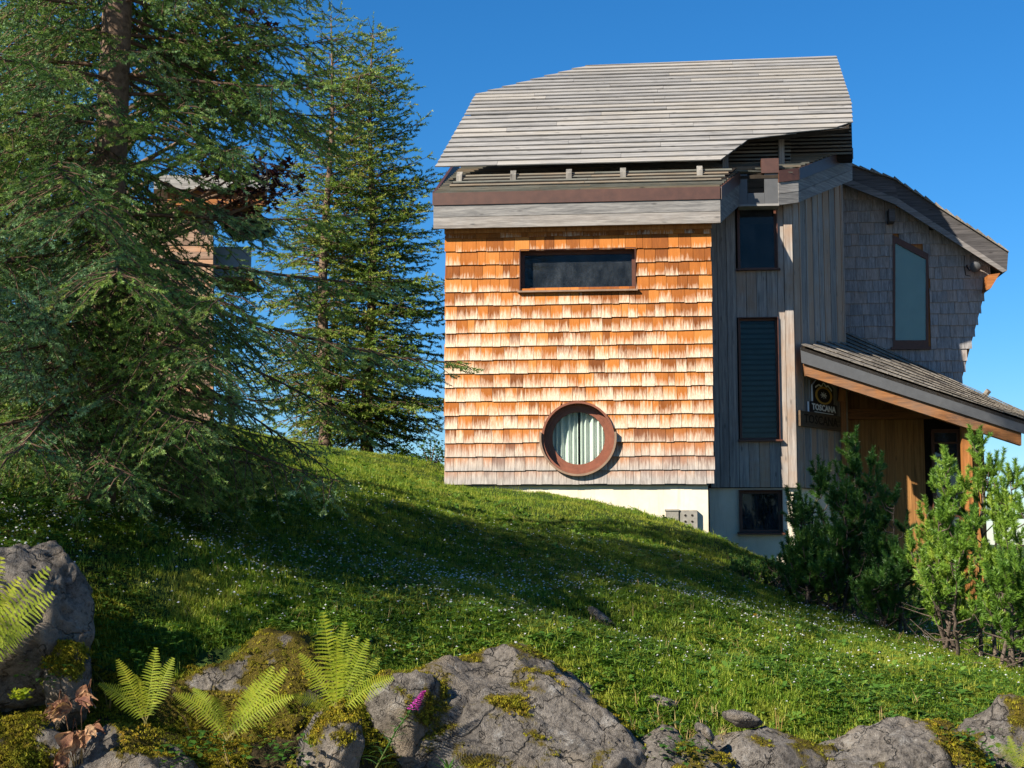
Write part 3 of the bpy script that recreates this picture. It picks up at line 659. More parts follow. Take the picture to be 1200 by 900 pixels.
# wing roof: edge boards and covering
VR = VW - .40
def wr_(px, py): return HW(px, py, VR)
lo_ = [wr_(984, 214), wr_(1048, 239), wr_(1175, 319)]; md_ = [wr_(984, 205.5), wr_(1053, 233), wr_(1180.5, 317)]; hi_ = [wr_(994, 193), wr_(1048, 210.5), wr_(1182, 296)]
m_wroof = wood('dark_bargeboard', (.045, .042, .042), (.085, .08, .08), (.13, .12, .118), 'x', (.15, .1, .06), .2)
m_barge = wood('grey_bargeboard', (.08, .078, .078), (.15, .145, .14), (.22, .21, .205), 'x', (.2, .14, .1), .2)
for k in range(2):
    MB().hexa([lo_[k], lo_[k + 1], md_[k + 1], md_[k]], (0, .05, 0), None, rng.random()).build('bargeboard', m_barge, house)
    a, b2 = md_[k], md_[k + 1]; c1, c0 = hi_[k + 1], hi_[k]
    MB().hexa([a + Vector((0, .03, .004)), b2 + Vector((0, .03, .004)), c1 + Vector((0, .03, 0)), c0 + Vector((0, .03, 0))], (0, 3.2, 0), None, rng.random()).build('wing_roof', m_wroof, house)
    d = (c1 - c0); rg = random.Random(40 + k); N = int(d.length / .21)
    for j in range(N):                                  # butt ends of the roof shingles along the verge
        p = c0 + d * (j / N); q = c0 + d * ((j + 1) / N)
        MB().hexa([p + Vector((0, -.03, .004)), q + Vector((0, -.03, .004)), q + Vector((0, -.03, .02)), p + Vector((0, -.03, .02 + rg.uniform(.03, .055)))], (0, 3.2, 0), None, rg.random()).build('roof_shingle', m_tile, house)
MB().hexa([wr_(1158, 322), wr_(1172, 320), wr_(1161, 338), wr_(1156, 340)], (0, 3.0, 0)).build('soffit', m_orange, house)
MB().box((wr_(1043, 250).x, VR + .1, wr_(1043, 258).z), (wr_(1050, 250).x, VW + .2, wr_(1043, 243).z)).build('purlin_end', m_wroof, house)

# --- porch
VP = 1.0
p0, p1 = HW(938, 406, VP), HW(1206, 495, VP); q0, q1 = HW(988, 386.5, VW - .03), HW(1206, 486, VW - .3)
porch = MB().hexa([p0 + Vector((0, 0, -.06)), p1 + Vector((0, 0, -.06)), q1 + Vector((0, 0, -.06)), q0 + Vector((0, 0, -.06))], (0, 0, .05)).build('porch_roof', m_under, house)
bil = lambda s_, t_: p0.lerp(p1, s_).lerp(q0.lerp(q1, s_), t_)
nP = (p1 - p0).cross(q0 - p0).normalized(); rg = random.Random(77); NR, NC = 8, 18
for r in range(NR):
    for c_ in range(NC):
        s0 = (c_ + (.5 if r % 2 else 0)) / NC; s1 = min(1, s0 + .96 / NC)
        if s0 >= 1: continue
        t0_, t1_ = r / NR, min(1.0, (r + 1.18) / NR)
        piece(MB(), [bil(s0, t0_), bil(s1, t0_), bil(s1, t1_), bil(s0, t1_)], nP, .022 + rg.uniform(0, .008), .0, .014, rg.random()).build('roof_shingle', m_tile, porch)
fb0, fb1 = HW(939.5, 425, VP), HW(1206, 510, VP)
MB().hexa([fb0, fb1, p1 + Vector((0, 0, -.012)), p0 + Vector((0, 0, -.012))], (0, .05, 0)).build('porch_flashing', m_greymetal, house)
bb0, bb1 = HW(944, 440, VP + .06), HW(1197, 522, VP + .06); bt0, bt1 = HW(942, 425.5, VP + .06), HW(1197, 507.5, VP + .06)
m_beam = wood('sunburnt_larch_beam', (.10, .045, .02), (.23, .095, .03), (.34, .15, .05), 'xy', (.14, .10, .075), .8, .7)
MB().hexa([bb0, bb1, bt1, bt0], (0, .14, 0), None, .6).build('porch_beam', m_beam, house)
sf0, sf1, sf2, sf3 = bt0 + Vector((0, .14, .02)), bt1 + Vector((0, .14, .02)), q1 + Vector((0, 0, -.25)), q0 + Vector((0, 0, -.25))
NB = 9
for k in range(NB):
    a, b2 = k / NB, (k + .96) / NB
    MB().hexa([sf0.lerp(sf3, a), sf1.lerp(sf2, a), sf1.lerp(sf2, b2), sf0.lerp(sf3, b2)], (0, 0, .03), None, rng.random()).build('soffit_board', m_orange, house)
def post(px0, px1, pyt, v, depth, mat, zb=-1.8):
    a, b_ = HW(px0, pyt, v), HW(px1, pyt, v)
    MB().box((a.x, v, zb), (b_.x, v + depth, a.z), rng.random()).build('porch_post', mat, house)
post(984.5, 990.5, 448, 2.55, .12, m_orangev); post(1127, 1138, 500, 1.35, .15, m_orangev); post(1146, 1152, 505, 1.9, .12, m_orangev)
MB().hexa([HW(982, 470, 2.5), HW(991, 470, 2.5), HW(991, 452, 2.5), HW(984, 452, 2.5)], (0, .14, 0)).build('post_bracket', m_orangev, house)
VD = 3.3; pw = empty('porch_wall'); pw.parent = house; rg = random.Random(13); dw = (HW(1091, 530, VD), HW(1126, 530, VD)); zd1 = HW(1060, 440, VD).z
m_door = wood('honey_larch_board', (.15, .07, .022), (.27, .13, .04), (.36, .185, .065), 'z', (.2, .1, .03), .4, .7)
_np = (sf1 - sf0).cross(sf3 - sf0)
def zsof(u_): return sf0.z - (_np.x * (u_ - sf0.x) + _np.y * (VD - sf0.y)) / _np.z - .04
px = 986.0
while px < 1150:
    w = rg.uniform(9, 13); a, b2 = HW(px, 530, VD).x, HW(px + w, 530, VD).x - .004; px += w
    if b2 > dw[0].x - .02 and a < dw[1].x: continue
    MB().box((a, VD + rg.uniform(-.004, .004), -1.9), (b2, VD + .05, zsof(b2)), rg.random()).build('board', m_door, pw)
MB().box((HW(980, 530, VD).x, VD + .055, -1.9), (HW(1154, 530, VD).x, VD + .3, zsof(HW(1154, 530, VD).x))).build('backing', m_dark, pw)
dz0, dz1 = HW(1108, 640, VD).z, HW(1108, 503, VD).z
pwin = rect_window(dw[0].x, dw[1].x, dz0, dz1, VD - .04, .08, .05, m_brown, glassmat('sky_reflecting_glass', (.015, .02, .03), .2, .03, 1.7), False)
for k in range(1, 8): MB().box((dw[0].x + .06, VD - .005, dz0 + (dz1 - dz0) * k / 8), (dw[1].x - .06, VD + .01, dz0 + (dz1 - dz0) * k / 8 + .03)).build('reflection_bar', m_brown, pwin)  # bars added to imitate a lattice reflected in the panes
MB().box((HW(990, 470, VD).x, VD - .25, HW(1060, 492, VD).z), (HW(1090, 470, VD).x, VD - .1, HW(1060, 480, VD).z), .3).build('porch_beam', m_beam, house)
# small log finial on the far edge of the porch roof
lp = HW(1150, 466, VW - .4); MB().tube([lp + Vector((-.05, 0, -.1)), lp + Vector((.06, 0, .04)), lp + Vector((.12, -.05, .12))], [.05, .045, .05], 8).build('snow_log', m_tile, house)
# ------------------------------------------------------------------ conifers
m_bark = plain('spruce_bark', (.15, .105, .075), .95, .1, .5, 22, .9)
m_twig = plain('dead_twig_wood', (.105, .068, .045), .9, .1, .35, 30, .3)
m_needle = leafmat('spruce_needles', [(.15, (.05, .11, .025)), (.45, (.135, .26, .05)), (.62, (.23, .37, .08)), (.8, (.36, .43, .11))], (.10, .055, .025), .35, .5, .4, (0.9, (.19, .35, .20)))
m_needle_far = leafmat('far_spruce_needles', [(.15, (.05, .10, .02)), (.45, (.12, .21, .03)), (.65, (.21, .30, .045)), (.85, (.36, .34, .07))], (.10, .06, .03), .35, .5, .3)
m_pine = leafmat('shade_tone_pine_needles', [(.15, (.018, .062, .015)), (.45, (.042, .12, .022)), (.7, (.095, .20, .03)), (.9, (.18, .28, .045))], (.13, .07, .04), .3, .45, .4)  # darker needle colour, painted for pines standing in tree shade

def bake_twigs(name, P_, D_, L_, rnd_, K, nl, nw, seed, spread=1.0, stem_w=.0035):
    """needles round every twig: P_ start, D_ direction, L_ length; K needles of nl x nw metres each"""
    P_ = np.asarray(P_, np.float32); D_ = np.asarray(D_, np.float32); L_ = np.asarray(L_, np.float32); rnd_ = np.asarray(rnd_, np.float32)
    N = len(P_); rs = np.random.RandomState(seed)
    D_ /= np.linalg.norm(D_, axis=1, keepdims=True) + 1e-9
    up = np.tile(np.array([0, 0, 1], np.float32), (N, 1)); up[np.abs(D_[:, 2]) > .9] = (1, 0, 0)
    Sx = np.cross(D_, up); Sx /= np.linalg.norm(Sx, axis=1, keepdims=True) + 1e-9; U = np.cross(Sx, D_)
    t = (np.arange(K) + .5) / K; out = np.empty((N, K + 2, 3, 3), np.float32)
    for k in range(K):
        a = rs.uniform(0, 2 * np.pi, N); fw = rs.uniform(.45, .95, N); ln = nl * rs.uniform(.75, 1.2, N)
        rad = (np.cos(a)[:, None] * Sx + np.sin(a)[:, None] * U)
        d = rad * np.sqrt(1 - (fw * .7) ** 2)[:, None] * spread + D_ * fw[:, None]; d /= np.linalg.norm(d, axis=1, keepdims=True)
        w = np.cross(d, rs.normal(size=(N, 3)).astype(np.float32)); w /= np.linalg.norm(w, axis=1, keepdims=True) + 1e-9
        b = P_ + D_ * (L_ * t[k])[:, None]
        out[:, k, 0] = b - w * nw * .5; out[:, k, 1] = b + w * nw * .5; out[:, k, 2] = b + d * ln[:, None]
    e = P_ + D_ * (L_ * .97)[:, None]
    out[:, K, 0] = P_ - Sx * stem_w; out[:, K, 1] = P_ + Sx * stem_w; out[:, K, 2] = e
    out[:, K + 1, 0] = P_ - U * stem_w; out[:, K + 1, 1] = P_ + U * stem_w; out[:, K + 1, 2] = e
    h = np.ones((N, K + 2), np.float32); h[:, K:] = 0
    r = np.repeat(rnd_[:, None], K + 2, 1) + rs.uniform(-.08, .08, (N, K + 2)).astype(np.float32)
    return tri_mesh(name, out.reshape(-1, 3, 3), h.reshape(-1), r.reshape(-1))

def limb(mb, tw, rg, base, az, L, e0, droop, lift, zlim, fine, r0, hang=.35, dead=0.0, bare=.12):
    """one spruce limb with side branches; twigs gathered in tw"""
    d = Vector((math.cos(az), math.sin(az), 0)); N = 9; pts = []; wob = rg.uniform(-.12, .12)
    sd0 = Vector((-d.y, d.x, 0))
    for i in range(N + 1):
        t = i / N; pts.append(base + d * (L * t) + sd0 * (wob * L * math.sin(t * 3)) + Vector((0, 0, L * (math.tan(e0) * t - droop * t * t + lift * t ** 3))))
    mb.tube(pts, [max(.004, r0 * (1 - .9 * i / N)) for i in range(N + 1)], 5 if fine < 1.5 else 4, rg.random(), False)
    def at(t):
        x = min(N - 1e-6, t * N); i = int(x); return pts[i].lerp(pts[i + 1], x - i), (pts[i + 1] - pts[i]).normalized()
    s = L * bare; side = 1
    while s < L:
        t = s / L; p, tg = at(t); l2 = (L * .42 * (1 - t) ** .75 * (.35 + .65 * min(1, t * 3.5)) + .13) * rg.uniform(.65, 1.15)
        sd = Vector((-tg.y, tg.x, 0)).normalized() * side; a = R(rg.uniform(42, 68))
        d2 = (tg * math.cos(a) + sd * math.sin(a) + Vector((0, 0, -hang * rg.uniform(.2, 1.2)))).normalized(); p2 = p
        isdead = rg.random() < dead
        e2 = p + d2 * l2 + Vector((0, 0, -hang * .35 * l2))
        if l2 > .22 or isdead: mb.tube([p, p + d2 * (l2 * .5), e2], [.007 * fine ** .5, .005 * fine ** .5, .002], 3, rg.random(), False)
        if not isdead:
            q = .03; k = 1; rb = rg.random()
            while q < l2:
                pp = p + d2 * q + Vector((0, 0, -hang * .35 * l2 * (q / l2) ** 2)); sd2 = d2.cross(Vector((0, 0, 1))).normalized() * k
                b_ = R(rg.uniform(35, 65)); l3 = rg.uniform(.09, .17) * (1.15 - .5 * q / l2) * fine ** .8
                d3 = d2 * math.cos(b_) + sd2 * math.sin(b_) + Vector((0, 0, rg.uniform(-.45, .25)))
                tw.append((pp, d3, l3, .7 * rb + .3 * rg.random())); k = -k; q += rg.uniform(.045, .08) * fine
            tw.append((e2 - d2 * .05, d2 + Vector((0, 0, .1)), rg.uniform(.10, .16) * fine ** .7, min(1, rb * .5 + .5)))
        side = -side; s += rg.uniform(.05, .09) * fine
    return pts

def spruce(base, H, r0, Rc, z0, seed, label, near_top=99, fine=1.0, fine_top=2.5, K=44, nl=.025, nw=.0075, step=.30, per=5, extra=(), mat=None, lean=(0, 0), hang=.35, dead=.06, skip=None, cat='spruce', shape=.85, name='spruce_tree'):
    rg = random.Random(seed); root = empty(name, base); tag(root, label, cat)
    wood_ = MB(); tw = []; tw2 = []
    tr = [Vector((lean[0] * t * t * H + .05 * math.sin(t * 9 + seed), lean[1] * t * t * H + .04 * math.cos(t * 7), H * t - .25)) for t in [i / 14 for i in range(15)]]
    rad = [r0 * (1.28 if i == 0 else 1.0) * (1 - .96 * i / 14) ** .9 for i in range(15)]
    MB().tube(tr, rad, 12, .4).build('trunk', m_bark, root, True)
    def axis(z): t = (z + .25) / H; x = max(0, min(13.999, t * 14)); i = int(x); return tr[i].lerp(tr[i + 1], x - i)
    z = z0
    while z < H - .25:
        t = z / H; n = per if t < .85 else 4; a0 = rg.uniform(0, 6.28)
        f = fine if z < near_top else fine_top
        for k in range(n):
            az = a0 + 6.283 * k / n + rg.uniform(-.35, .35); L = max(.25, Rc * (1 - t) ** shape * rg.uniform(.7, 1.12))
            if t < .12: L *= .75
            if skip and skip(az, z): continue
            e0 = R(-14 + 46 * t + rg.uniform(-8, 8))
            limb(wood_, tw if z < near_top else tw2, rg, axis(z + rg.uniform(-.1, .1)), az, L, e0, .26 * (1 - t), .20, 0, f, .008 + .005 * L, hang * (1.1 - t), dead)
        z += step * (1 if z < near_top else 1.25) * rg.uniform(.8, 1.2)
    for (zz, az, L, e0, droop, lift, hg, dd, bare) in extra:
        limb(wood_, tw, rg, axis(zz), az, L, e0, droop, lift, 0, fine, .009 + .006 * L, hg, dd, bare)
    # topmost leader
    tw.append((axis(H - .3), Vector((0, 0, 1)), .4, .5)) if near_top > H else None
    wood_.build('branches', m_twig, root, True)
    crown = ([(tw, K, nl, nw)] if tw else []) + ([(tw2, max(6, K // 2), nl * 1.9, nw * 2.2)] if tw2 else [])
    for i, (T, k_, l_, w_) in enumerate(crown):
        me = bake_twigs('crown', [t[0] for t in T], [t[1] for t in T], [t[2] for t in T], [t[3] for t in T], k_, l_, w_, seed + i)
        link('crown' if i == 0 else 'upper_crown', me, mat or m_needle, root)
    return root

def px_dir(base, px, py, Y):                           # azimuth and reach from a trunk to a place seen at a pixel
    q = P(px, py, Y) - base; return math.atan2(q.y, q.x), math.hypot(q.x, q.y), q.z
sb = P(112, 585, 12.0); sb.z = gz(sb.x, sb.y)
def ext(zpx, px, py, Y, droop=.15, lift=.12, hang=.4, dead=.05, bare=.12):
    zz = P(110, zpx, 12.0).z - sb.z; az, L, zq = px_dir(sb, px, py, Y)
    return (zz, az, L, math.atan((zq - zz) / L + droop - lift), droop, lift, hang, dead, bare)
EX = [ext(330, 552, 425, 12.2, .22, .2, .35, .1, .3), ext(300, 470, 330, 12.6, .2, .2, .4, .05, .2), ext(360, 430, 500, 12.2, .1, .02, .55, .35, .25), ext(380, 400, 560, 12.6, .12, .0, .6, .55, .3),
      ext(250, 420, 250, 12.0, .15, .15, .4, .1, .25), ext(110, 380, 80, 12.2, .1, .2, .4, .15, .3), ext(160, 345, 205, 11.6, .25, .05, .6, .75, .45), ext(60, 330, 40, 12.2, .1, .15, .3, .1), ext(420, 330, 470, 11.6, .15, .2, .5, .1),
      ext(200, 290, 170, 11.0, .2, .2, .4, .05), ext(230, 215, 235, 11.8, .2, .1, .6, .3, .3), ext(280, 235, 330, 11.6, .25, .1, .6, .2, .2), ext(340, 170, 400, 11.0, .2, .2, .6, .1), ext(250, 60, 300, 11.0, .2, .2, .6, .05), ext(170, 70, 200, 11.2, .2, .2, .6, .05), ext(300, 90, 410, 10.9, .25, .25, .6, .05), ext(400, 20, 450, 11.0, .2, .2, .5, .1), ext(390, 180, 450, 11.2, .2, .15, .6, .1), ext(60, 190, 60, 11.2, .2, .2, .5, .05), ext(40, 60, 30, 11.0, .2, .2, .5, .05), ext(290, 210, 340, 10.6, .2, .2, .5, .05), ext(320, 250, 400, 10.9, .2, .25, .5, .05), ext(420, 260, 470, 11.1, .2, .2, .5, .2), ext(440, 200, 520, 11.0, .2, .2, .45, .3), ext(470, 60, 500, 10.8, .15, .2, .45, .1), ext(470, 235, 560, 11.3, .15, .1, .4, .3),
      ext(520, 190, 575, 11.0, .1, .1, .4, .15), ext(500, 60, 560, 10.9, .1, .1, .4, .1), ext(510, 255, 585, 11.6, .1, .05, .4, .25), ext(480, 130, 545, 10.7, .15, .15, .5, .1), ext(490, -10, 540, 10.9, .1, .1, .5, .1),
      ext(120, 30, 110, 10.6, .2, .25, .4, .02), ext(150, 210, 120, 10.7, .2, .25, .4, .02), ext(210, 20, 250, 10.7, .2, .2, .5, .02), ext(260, 150, 300, 10.5, .2, .2, .5, .02), ext(330, 30, 370, 10.7, .2, .2, .5, .02), ext(380, 120, 470, 10.7, .2, .25, .4, .15)]
spruce(sb, 15.0, .17, 3.05, .7, 5, 'old spruce with long drooping branches and thick scaly trunk beside the grey boulder', near_top=4.9, extra=EX, per=6, step=.23, lean=(.012, 0), hang=.65, skip=lambda az, z: ((2.7 < z < 5.6 and -2.0 < ((az + math.pi) % (2 * math.pi)) - math.pi < -1.0) or (1.2 < z < 3.6 and abs(((az + math.pi) % (2 * math.pi)) - math.pi) < .85)))
# darker spruces behind it
for (px_, Y_, H_, R_, sd_, lab_) in ((30, 28.0, 14, 3.2, 15, 'dark dense spruce standing behind the old drooping spruce'), (60, 37.0, 17, 3.0, 16, 'tall dark spruce beside the neighbouring wooden wall'), (-70, 26.0, 13, 3.2, 17, 'bushy spruce whose branch tips hang over the slope behind the fern')):
    b2_ = P(px_, 560, Y_); b2_.z = gz(b2_.x, b2_.y)
    spruce(b2_, H_, .18, R_, .4, sd_, lab_, near_top=11.5, fine=2.9, fine_top=4, K=16, nl=.06, nw=.028, step=.36, per=6)
b4_ = Vector((-7.75, 6.35, 0)); b4_.z = gz(b4_.x, b4_.y)
spruce(b4_, 15.0, .15, 3.0, 1.2, 18, 'lone spruce beside the path left of the boulder, shading the meadow', near_top=0, fine=2, fine_top=4.0, K=20, nl=.04, nw=.018, step=.34, per=5)
# far pair beside the chalet
f1 = P(432, 535, 27.5); f1.z = gz(f1.x, f1.y)
spruce(f1, P(432, 18, 27.5).z - f1.z, .13, 2.05, .7, 35, 'slender green spruce with pointed top next to the chalet roof', fine=1.75, K=24, nl=.048, nw=.018, step=.24, per=7, mat=m_needle_far, hang=.25, dead=.03, shape=.62)
f2 = P(378, 535, 26.5); f2.z = gz(f2.x, f2.y)
spruce(f2, P(392, 2, 26.5).z - f2.z, .13, 1.75, .7, 45, 'thin spruce with bare brown twigs near its top, beside the slender one', fine=1.9, K=24, nl=.048, nw=.018, step=.28, per=6, mat=m_needle_far, hang=.45, dead=.25, shape=.55, lean=(.008, 0))
f3 = P(268, 535, 30.0); f3.z = gz(f3.x, f3.y)
spruce(f3, P(268, 322, 30.0).z - f3.z, .10, 1.5, .4, 55, 'short young spruce below the neighbouring wooden eave', fine=2.6, K=18, nl=.055, nw=.024, step=.32, per=5, mat=m_needle_far, hang=.3, dead=.05, shape=.8)

# ------------------------------------------------------------------ broadleaved trees behind the spruce
def leaf_tris(lobes):                                   # flat palmate outline as a fan
    pts = []
    for k in range(lobes * 2 + 1):
        a = R(-140 + 280 * k / (lobes * 2)); r = (1.0 if k % 2 else .48) * (.72 + .28 * math.cos(a))
        pts.append((r * math.cos(a), r * math.sin(a), .10 * r * math.sin(a * 2)))
    return np.array([[(-.05, 0, 0), pts[k], pts[k + 1]] for k in range(len(pts) - 1)], np.float32)
def bake_leaves(name, C_, size, rnd_, tmpl, seed, tilt=.9):
    rs = np.random.RandomState(seed); N = len(C_); C_ = np.asarray(C_, np.float32)
    yaw = rs.uniform(0, 6.283, N); pit = rs.uniform(-tilt, tilt * .4, N); rol = rs.uniform(-tilt, tilt, N); s = size * rs.uniform(.7, 1.25, N)
    cy, sy, cp, sp, cr_, sr_ = np.cos(yaw), np.sin(yaw), np.cos(pit), np.sin(pit), np.cos(rol), np.sin(rol)
    M_ = np.empty((N, 3, 3), np.float32)
    M_[:, 0, 0] = cy * cp; M_[:, 0, 1] = cy * sp * sr_ - sy * cr_; M_[:, 0, 2] = cy * sp * cr_ + sy * sr_
    M_[:, 1, 0] = sy * cp; M_[:, 1, 1] = sy * sp * sr_ + cy * cr_; M_[:, 1, 2] = sy * sp * cr_ - cy * sr_
    M_[:, 2, 0] = -sp; M_[:, 2, 1] = cp * sr_; M_[:, 2, 2] = cp * cr_
    V = np.einsum('nij,tvj->ntvi', M_, tmpl) * s[:, None, None, None] + C_[:, None, None, :]
    T = len(tmpl); return tri_mesh(name, V.reshape(-1, 3, 3), np.ones(N * T), np.repeat(np.asarray(rnd_), T))
m_maple = leafmat('maple_leaves', [(.2, (.018, .055, .008)), (.5, (.04, .10, .012)), (.8, (.085, .15, .018))], None, .4)
m_copper = leafmat('copper_leaves', [(.2, (.018, .006, .010)), (.5, (.038, .010, .014)), (.8, (.075, .022, .018))], None, .3)
def broadleaf(base, H, clumps, n, size, mat, seed, label, cat, name):
    rg = random.Random(seed); root = empty(name, base); tag(root, label, cat); wd = MB(); C_ = []; r_ = []
    MB().tube([(0, 0, -.2), (.05, 0, H * .35), (-.03, .05, H * .7), (0, 0, H)], [.12, .09, .06, .02], 9).build('trunk', m_bark, root, True)
    for (c_, rad) in clumps:
        c_ = Vector(c_); zb = max(.5, c_.z - rg.uniform(.4, 1.0)); wd.tube([Vector((0, 0, min(zb, H * .95))), Vector((c_.x * .5, c_.y * .5, (zb + c_.z) / 2)), c_], [.035, .022, .008], 5)
        m_ = int(n * rad ** 2)
        for _ in range(max(8, m_)):
            d = Vector((rg.gauss(0, 1), rg.gauss(0, 1), rg.gauss(0, 1))).normalized() * (rad * rg.random() ** .4); q = c_ + Vector((d.x, d.y, d.z * .75))
            C_.append(q); r_.append(rg.random())
            if rg.random() < .12: wd.tube([c_, c_.lerp(q, .6) + Vector((0, 0, .03)), q], [.008, .005, .002], 3)
    wd.build('branches', m_bark, root, True); link('crown', bake_leaves('crown', C_, size, r_, leaf_tris(5), seed), mat, root); return root
mb_ = P(118, 560, 15.0); mb_.z = gz(mb_.x, mb_.y); rg = random.Random(61)
def cl(base, items, Y): return [(P(px, py, Y + rg.uniform(-.4, .4)) - base, r) for px, py, r in items]
broadleaf(mb_, 5.0, cl(mb_, [(250, 10, .55), (270, 60, .5), (235, 100, .5), (275, 130, .45), (215, 40, .6), (245, 170, .42), (190, 120, .6), (215, -50, .7), (262, -35, .5), (170, 20, .6)], 15.0), 620, .075, m_maple, 3, 'green maple with broad lobed leaves behind the drooping spruce', 'maple', 'maple_tree')
cb_ = P(128, 560, 14.6); cb_.z = gz(cb_.x, cb_.y)
broadleaf(cb_, 5.2, cl(cb_, [(300, 28, .22), (312, 52, .13), (288, 75, .2), (318, 38, .08), (322, 205, .3), (300, 225, .3), (338, 222, .16), (285, 200, .32), (270, 240, .3), (255, 205, .3)], 14.6), 900, .07, m_copper, 4, 'dark purple leaved tree peeking out between the spruces', 'tree', 'copper_tree')

# ------------------------------------------------------------------ dwarf mountain pines in front of the porch
m_pbark = plain('pine_bark', (.105, .082, .066), .95, .05, .7, 40, 1.0)
m_pine_lit = leafmat('lit_tone_pine_needles', [(.15, (.05, .13, .02)), (.45, (.13, .25, .03)), (.7, (.25, .38, .045)), (.9, (.42, .46, .07))], (.16, .09, .05), .35, .45, .4)  # brighter copy of the pine needles, sunlight put into the colour
def pine(base, stems, seed, label, shoot_l=.20, K=150, nl=.052, nw=.010, group=None, dens=1.0, mat=None):
    """stems: list of target tops (world); each bends up and carries bottle-brush shoots"""
    rg = random.Random(seed); root = empty('dwarf_pine', base); tag(root, label, 'pine', group); tw = []; wd = MB()
    for si, (top, off, bare) in enumerate(stems):
        st = Vector((off, rg.uniform(-.2, .2), -.12)); st.z = gz(base.x + st.x, base.y + st.y) - base.z - .1
        tp = top - base; L = (tp - st).length; N = 12; pts = []
        side = Vector((rg.uniform(-.25, .25), rg.uniform(-.25, .25), 0)) * L
        for i in range(N + 1):
            t = i / N; p = st.lerp(tp, t) + side * math.sin(t * 3.14) * .6 + Vector((rg.uniform(-.02, .02), rg.uniform(-.02, .02), 0)); pts.append(p)
        wd_ = MB(); wd_.tube(pts, [max(.005, .024 * (1 - .8 * i / N)) for i in range(N + 1)], 7, rg.random(), False); wd_.build('trunk', m_pbark, root, True)
        def shoot(p, d, l, r_):
            tw.append((p, d, l, r_))
        rb = rg.random()
        shoot(tp - Vector((0, 0, .03)), Vector((rg.uniform(-.2, .2), rg.uniform(-.2, .2), 1)), shoot_l * 1.15, rb)
        s = bare
        while s < 1:
            i = min(N - 1, int(s * N)); p = pts[i].lerp(pts[i + 1], s * N - i); az = rg.uniform(0, 6.283)
            d = Vector((math.cos(az), math.sin(az), rg.uniform(.15, .7))).normalized(); l = (.10 + .34 * (1 - s) ** .8 * L ** .6) * rg.uniform(.5, 1.2)
            mid = p + d * (l * .6); e = mid + (d * .35 + Vector((0, 0, .55))).normalized() * (l * .55)
            wd.tube([p, mid, e], [.010, .007, .004], 4, rg.random(), False)
            r1 = .5 * rb + .5 * rg.random()
            shoot(e, (e - mid) + Vector((0, 0, .15)), shoot_l * rg.uniform(.8, 1.15), r1)
            for _ in range(rg.randint(2, 3)):
                q = mid.lerp(e, rg.uniform(-.3, .95)); a2 = rg.uniform(0, 6.283)
                shoot(q, Vector((math.cos(a2) * .8, math.sin(a2) * .8, rg.uniform(.35, 1.1))), shoot_l * rg.uniform(.55, 1.0), r1 * .8 + .2 * rg.random())
            s += rg.uniform(.024, .05) / dens
        for _ in range(5):                              # bare crooked lower twigs
            t = rg.uniform(.1, max(.2, bare)); i = min(N - 1, int(t * N)); p = pts[i]; az = rg.uniform(0, 6.283); l = rg.uniform(.2, .55)
            d = Vector((math.cos(az), math.sin(az), rg.uniform(-.1, .5))); wd.tube([p, p + d * l * .5 + Vector((0, 0, rg.uniform(-.08, .05))), p + d * l + Vector((0, 0, rg.uniform(0, .12)))], [.009, .006, .003], 4, rg.random(), False)
    wd.build('branches', m_pbark, root, True)
    link('crown', bake_twigs('crown', [t[0] for t in tw], [t[1] for t in tw], [t[2] for t in tw], [t[3] for t in tw], K, nl, nw, seed, 1.0, .006), mat or m_pine, root); return root
def pine_at(bpx, bpy_, Y, tops, seed, label, **k):
    b = P(bpx, bpy_, Y); b.z = gz(b.x, b.y); return pine(b, [(P(x, y, Y + dy), off, bare) for x, y, dy, off, bare in tops], seed, label, **k)
pine_at(980, 725, 17.5, [(998, 528, 0, .0, .30), (962, 560, .3, -.2, .28), (938, 600, .1, -.3, .25), (1020, 550, -.2, .15, .35), (985, 585, -.4, -.1, .2), (945, 640, -.3, -.35, .15), (1008, 610, -.5, .2, .2), (930, 655, .2, -.45, .1), (975, 640, -.6, .0, .15), (960, 670, -.7, -.1, .1)], 71, 'shaded dark dwarf pine at the corner of the pale basement wall')
pine_at(1062, 735, 16.6, [(1048, 590, .2, -.1, .5), (1030, 650, .3, -.2, .25), (1066, 655, -.4, .0, .25), (1045, 675, -.4, -.2, .2), (1020, 690, -.5, -.3, .1)], 72, 'thin dark dwarf pine in front of the porch door between two other pines', dens=.75)
pine_at(1135, 770, 15.2, [(1152, 525, .2, .1, .45), (1122, 575, -.3, -.1, .42), (1102, 610, -.5, -.2, .4), (1140, 615, -.6, .0, .4), (1165, 555, .2, .2, .35), (1125, 650, -.6, -.15, .35), (1098, 660, -.4, -.3, .3), (1112, 545, .2, -.1, .45)], 73, 'sunlit bright green dwarf pine with crooked bare stems below', nl=.048, mat=m_pine_lit, dens=.85)
pine_at(1185, 780, 14.4, [(1182, 565, .8, .0, .4), (1205, 610, .2, .15, .35), (1185, 670, -.4, .0, .3), (1162, 660, .2, -.15, .3), (1205, 690, -.3, .2, .2)], 74, 'dwarf pine with pale trunk beside the sunlit one', mat=m_pine_lit, dens=.85)
pine_at(870, 690, 18.6, [(868, 668, 0, 0, .2), (880, 672, .1, .1, .2), (860, 680, -.1, -.1, .1)], 75, 'tiny dark pine seedling on the grass below the basement window', shoot_l=.10, K=50, nl=.035)
pine_at(908, 685, 18.9, [(905, 664, 0, 0, .2), (915, 676, .1, .1, .2)], 76, 'small pine seedling tucked against the big dark pine', shoot_l=.10, K=50, nl=.035)
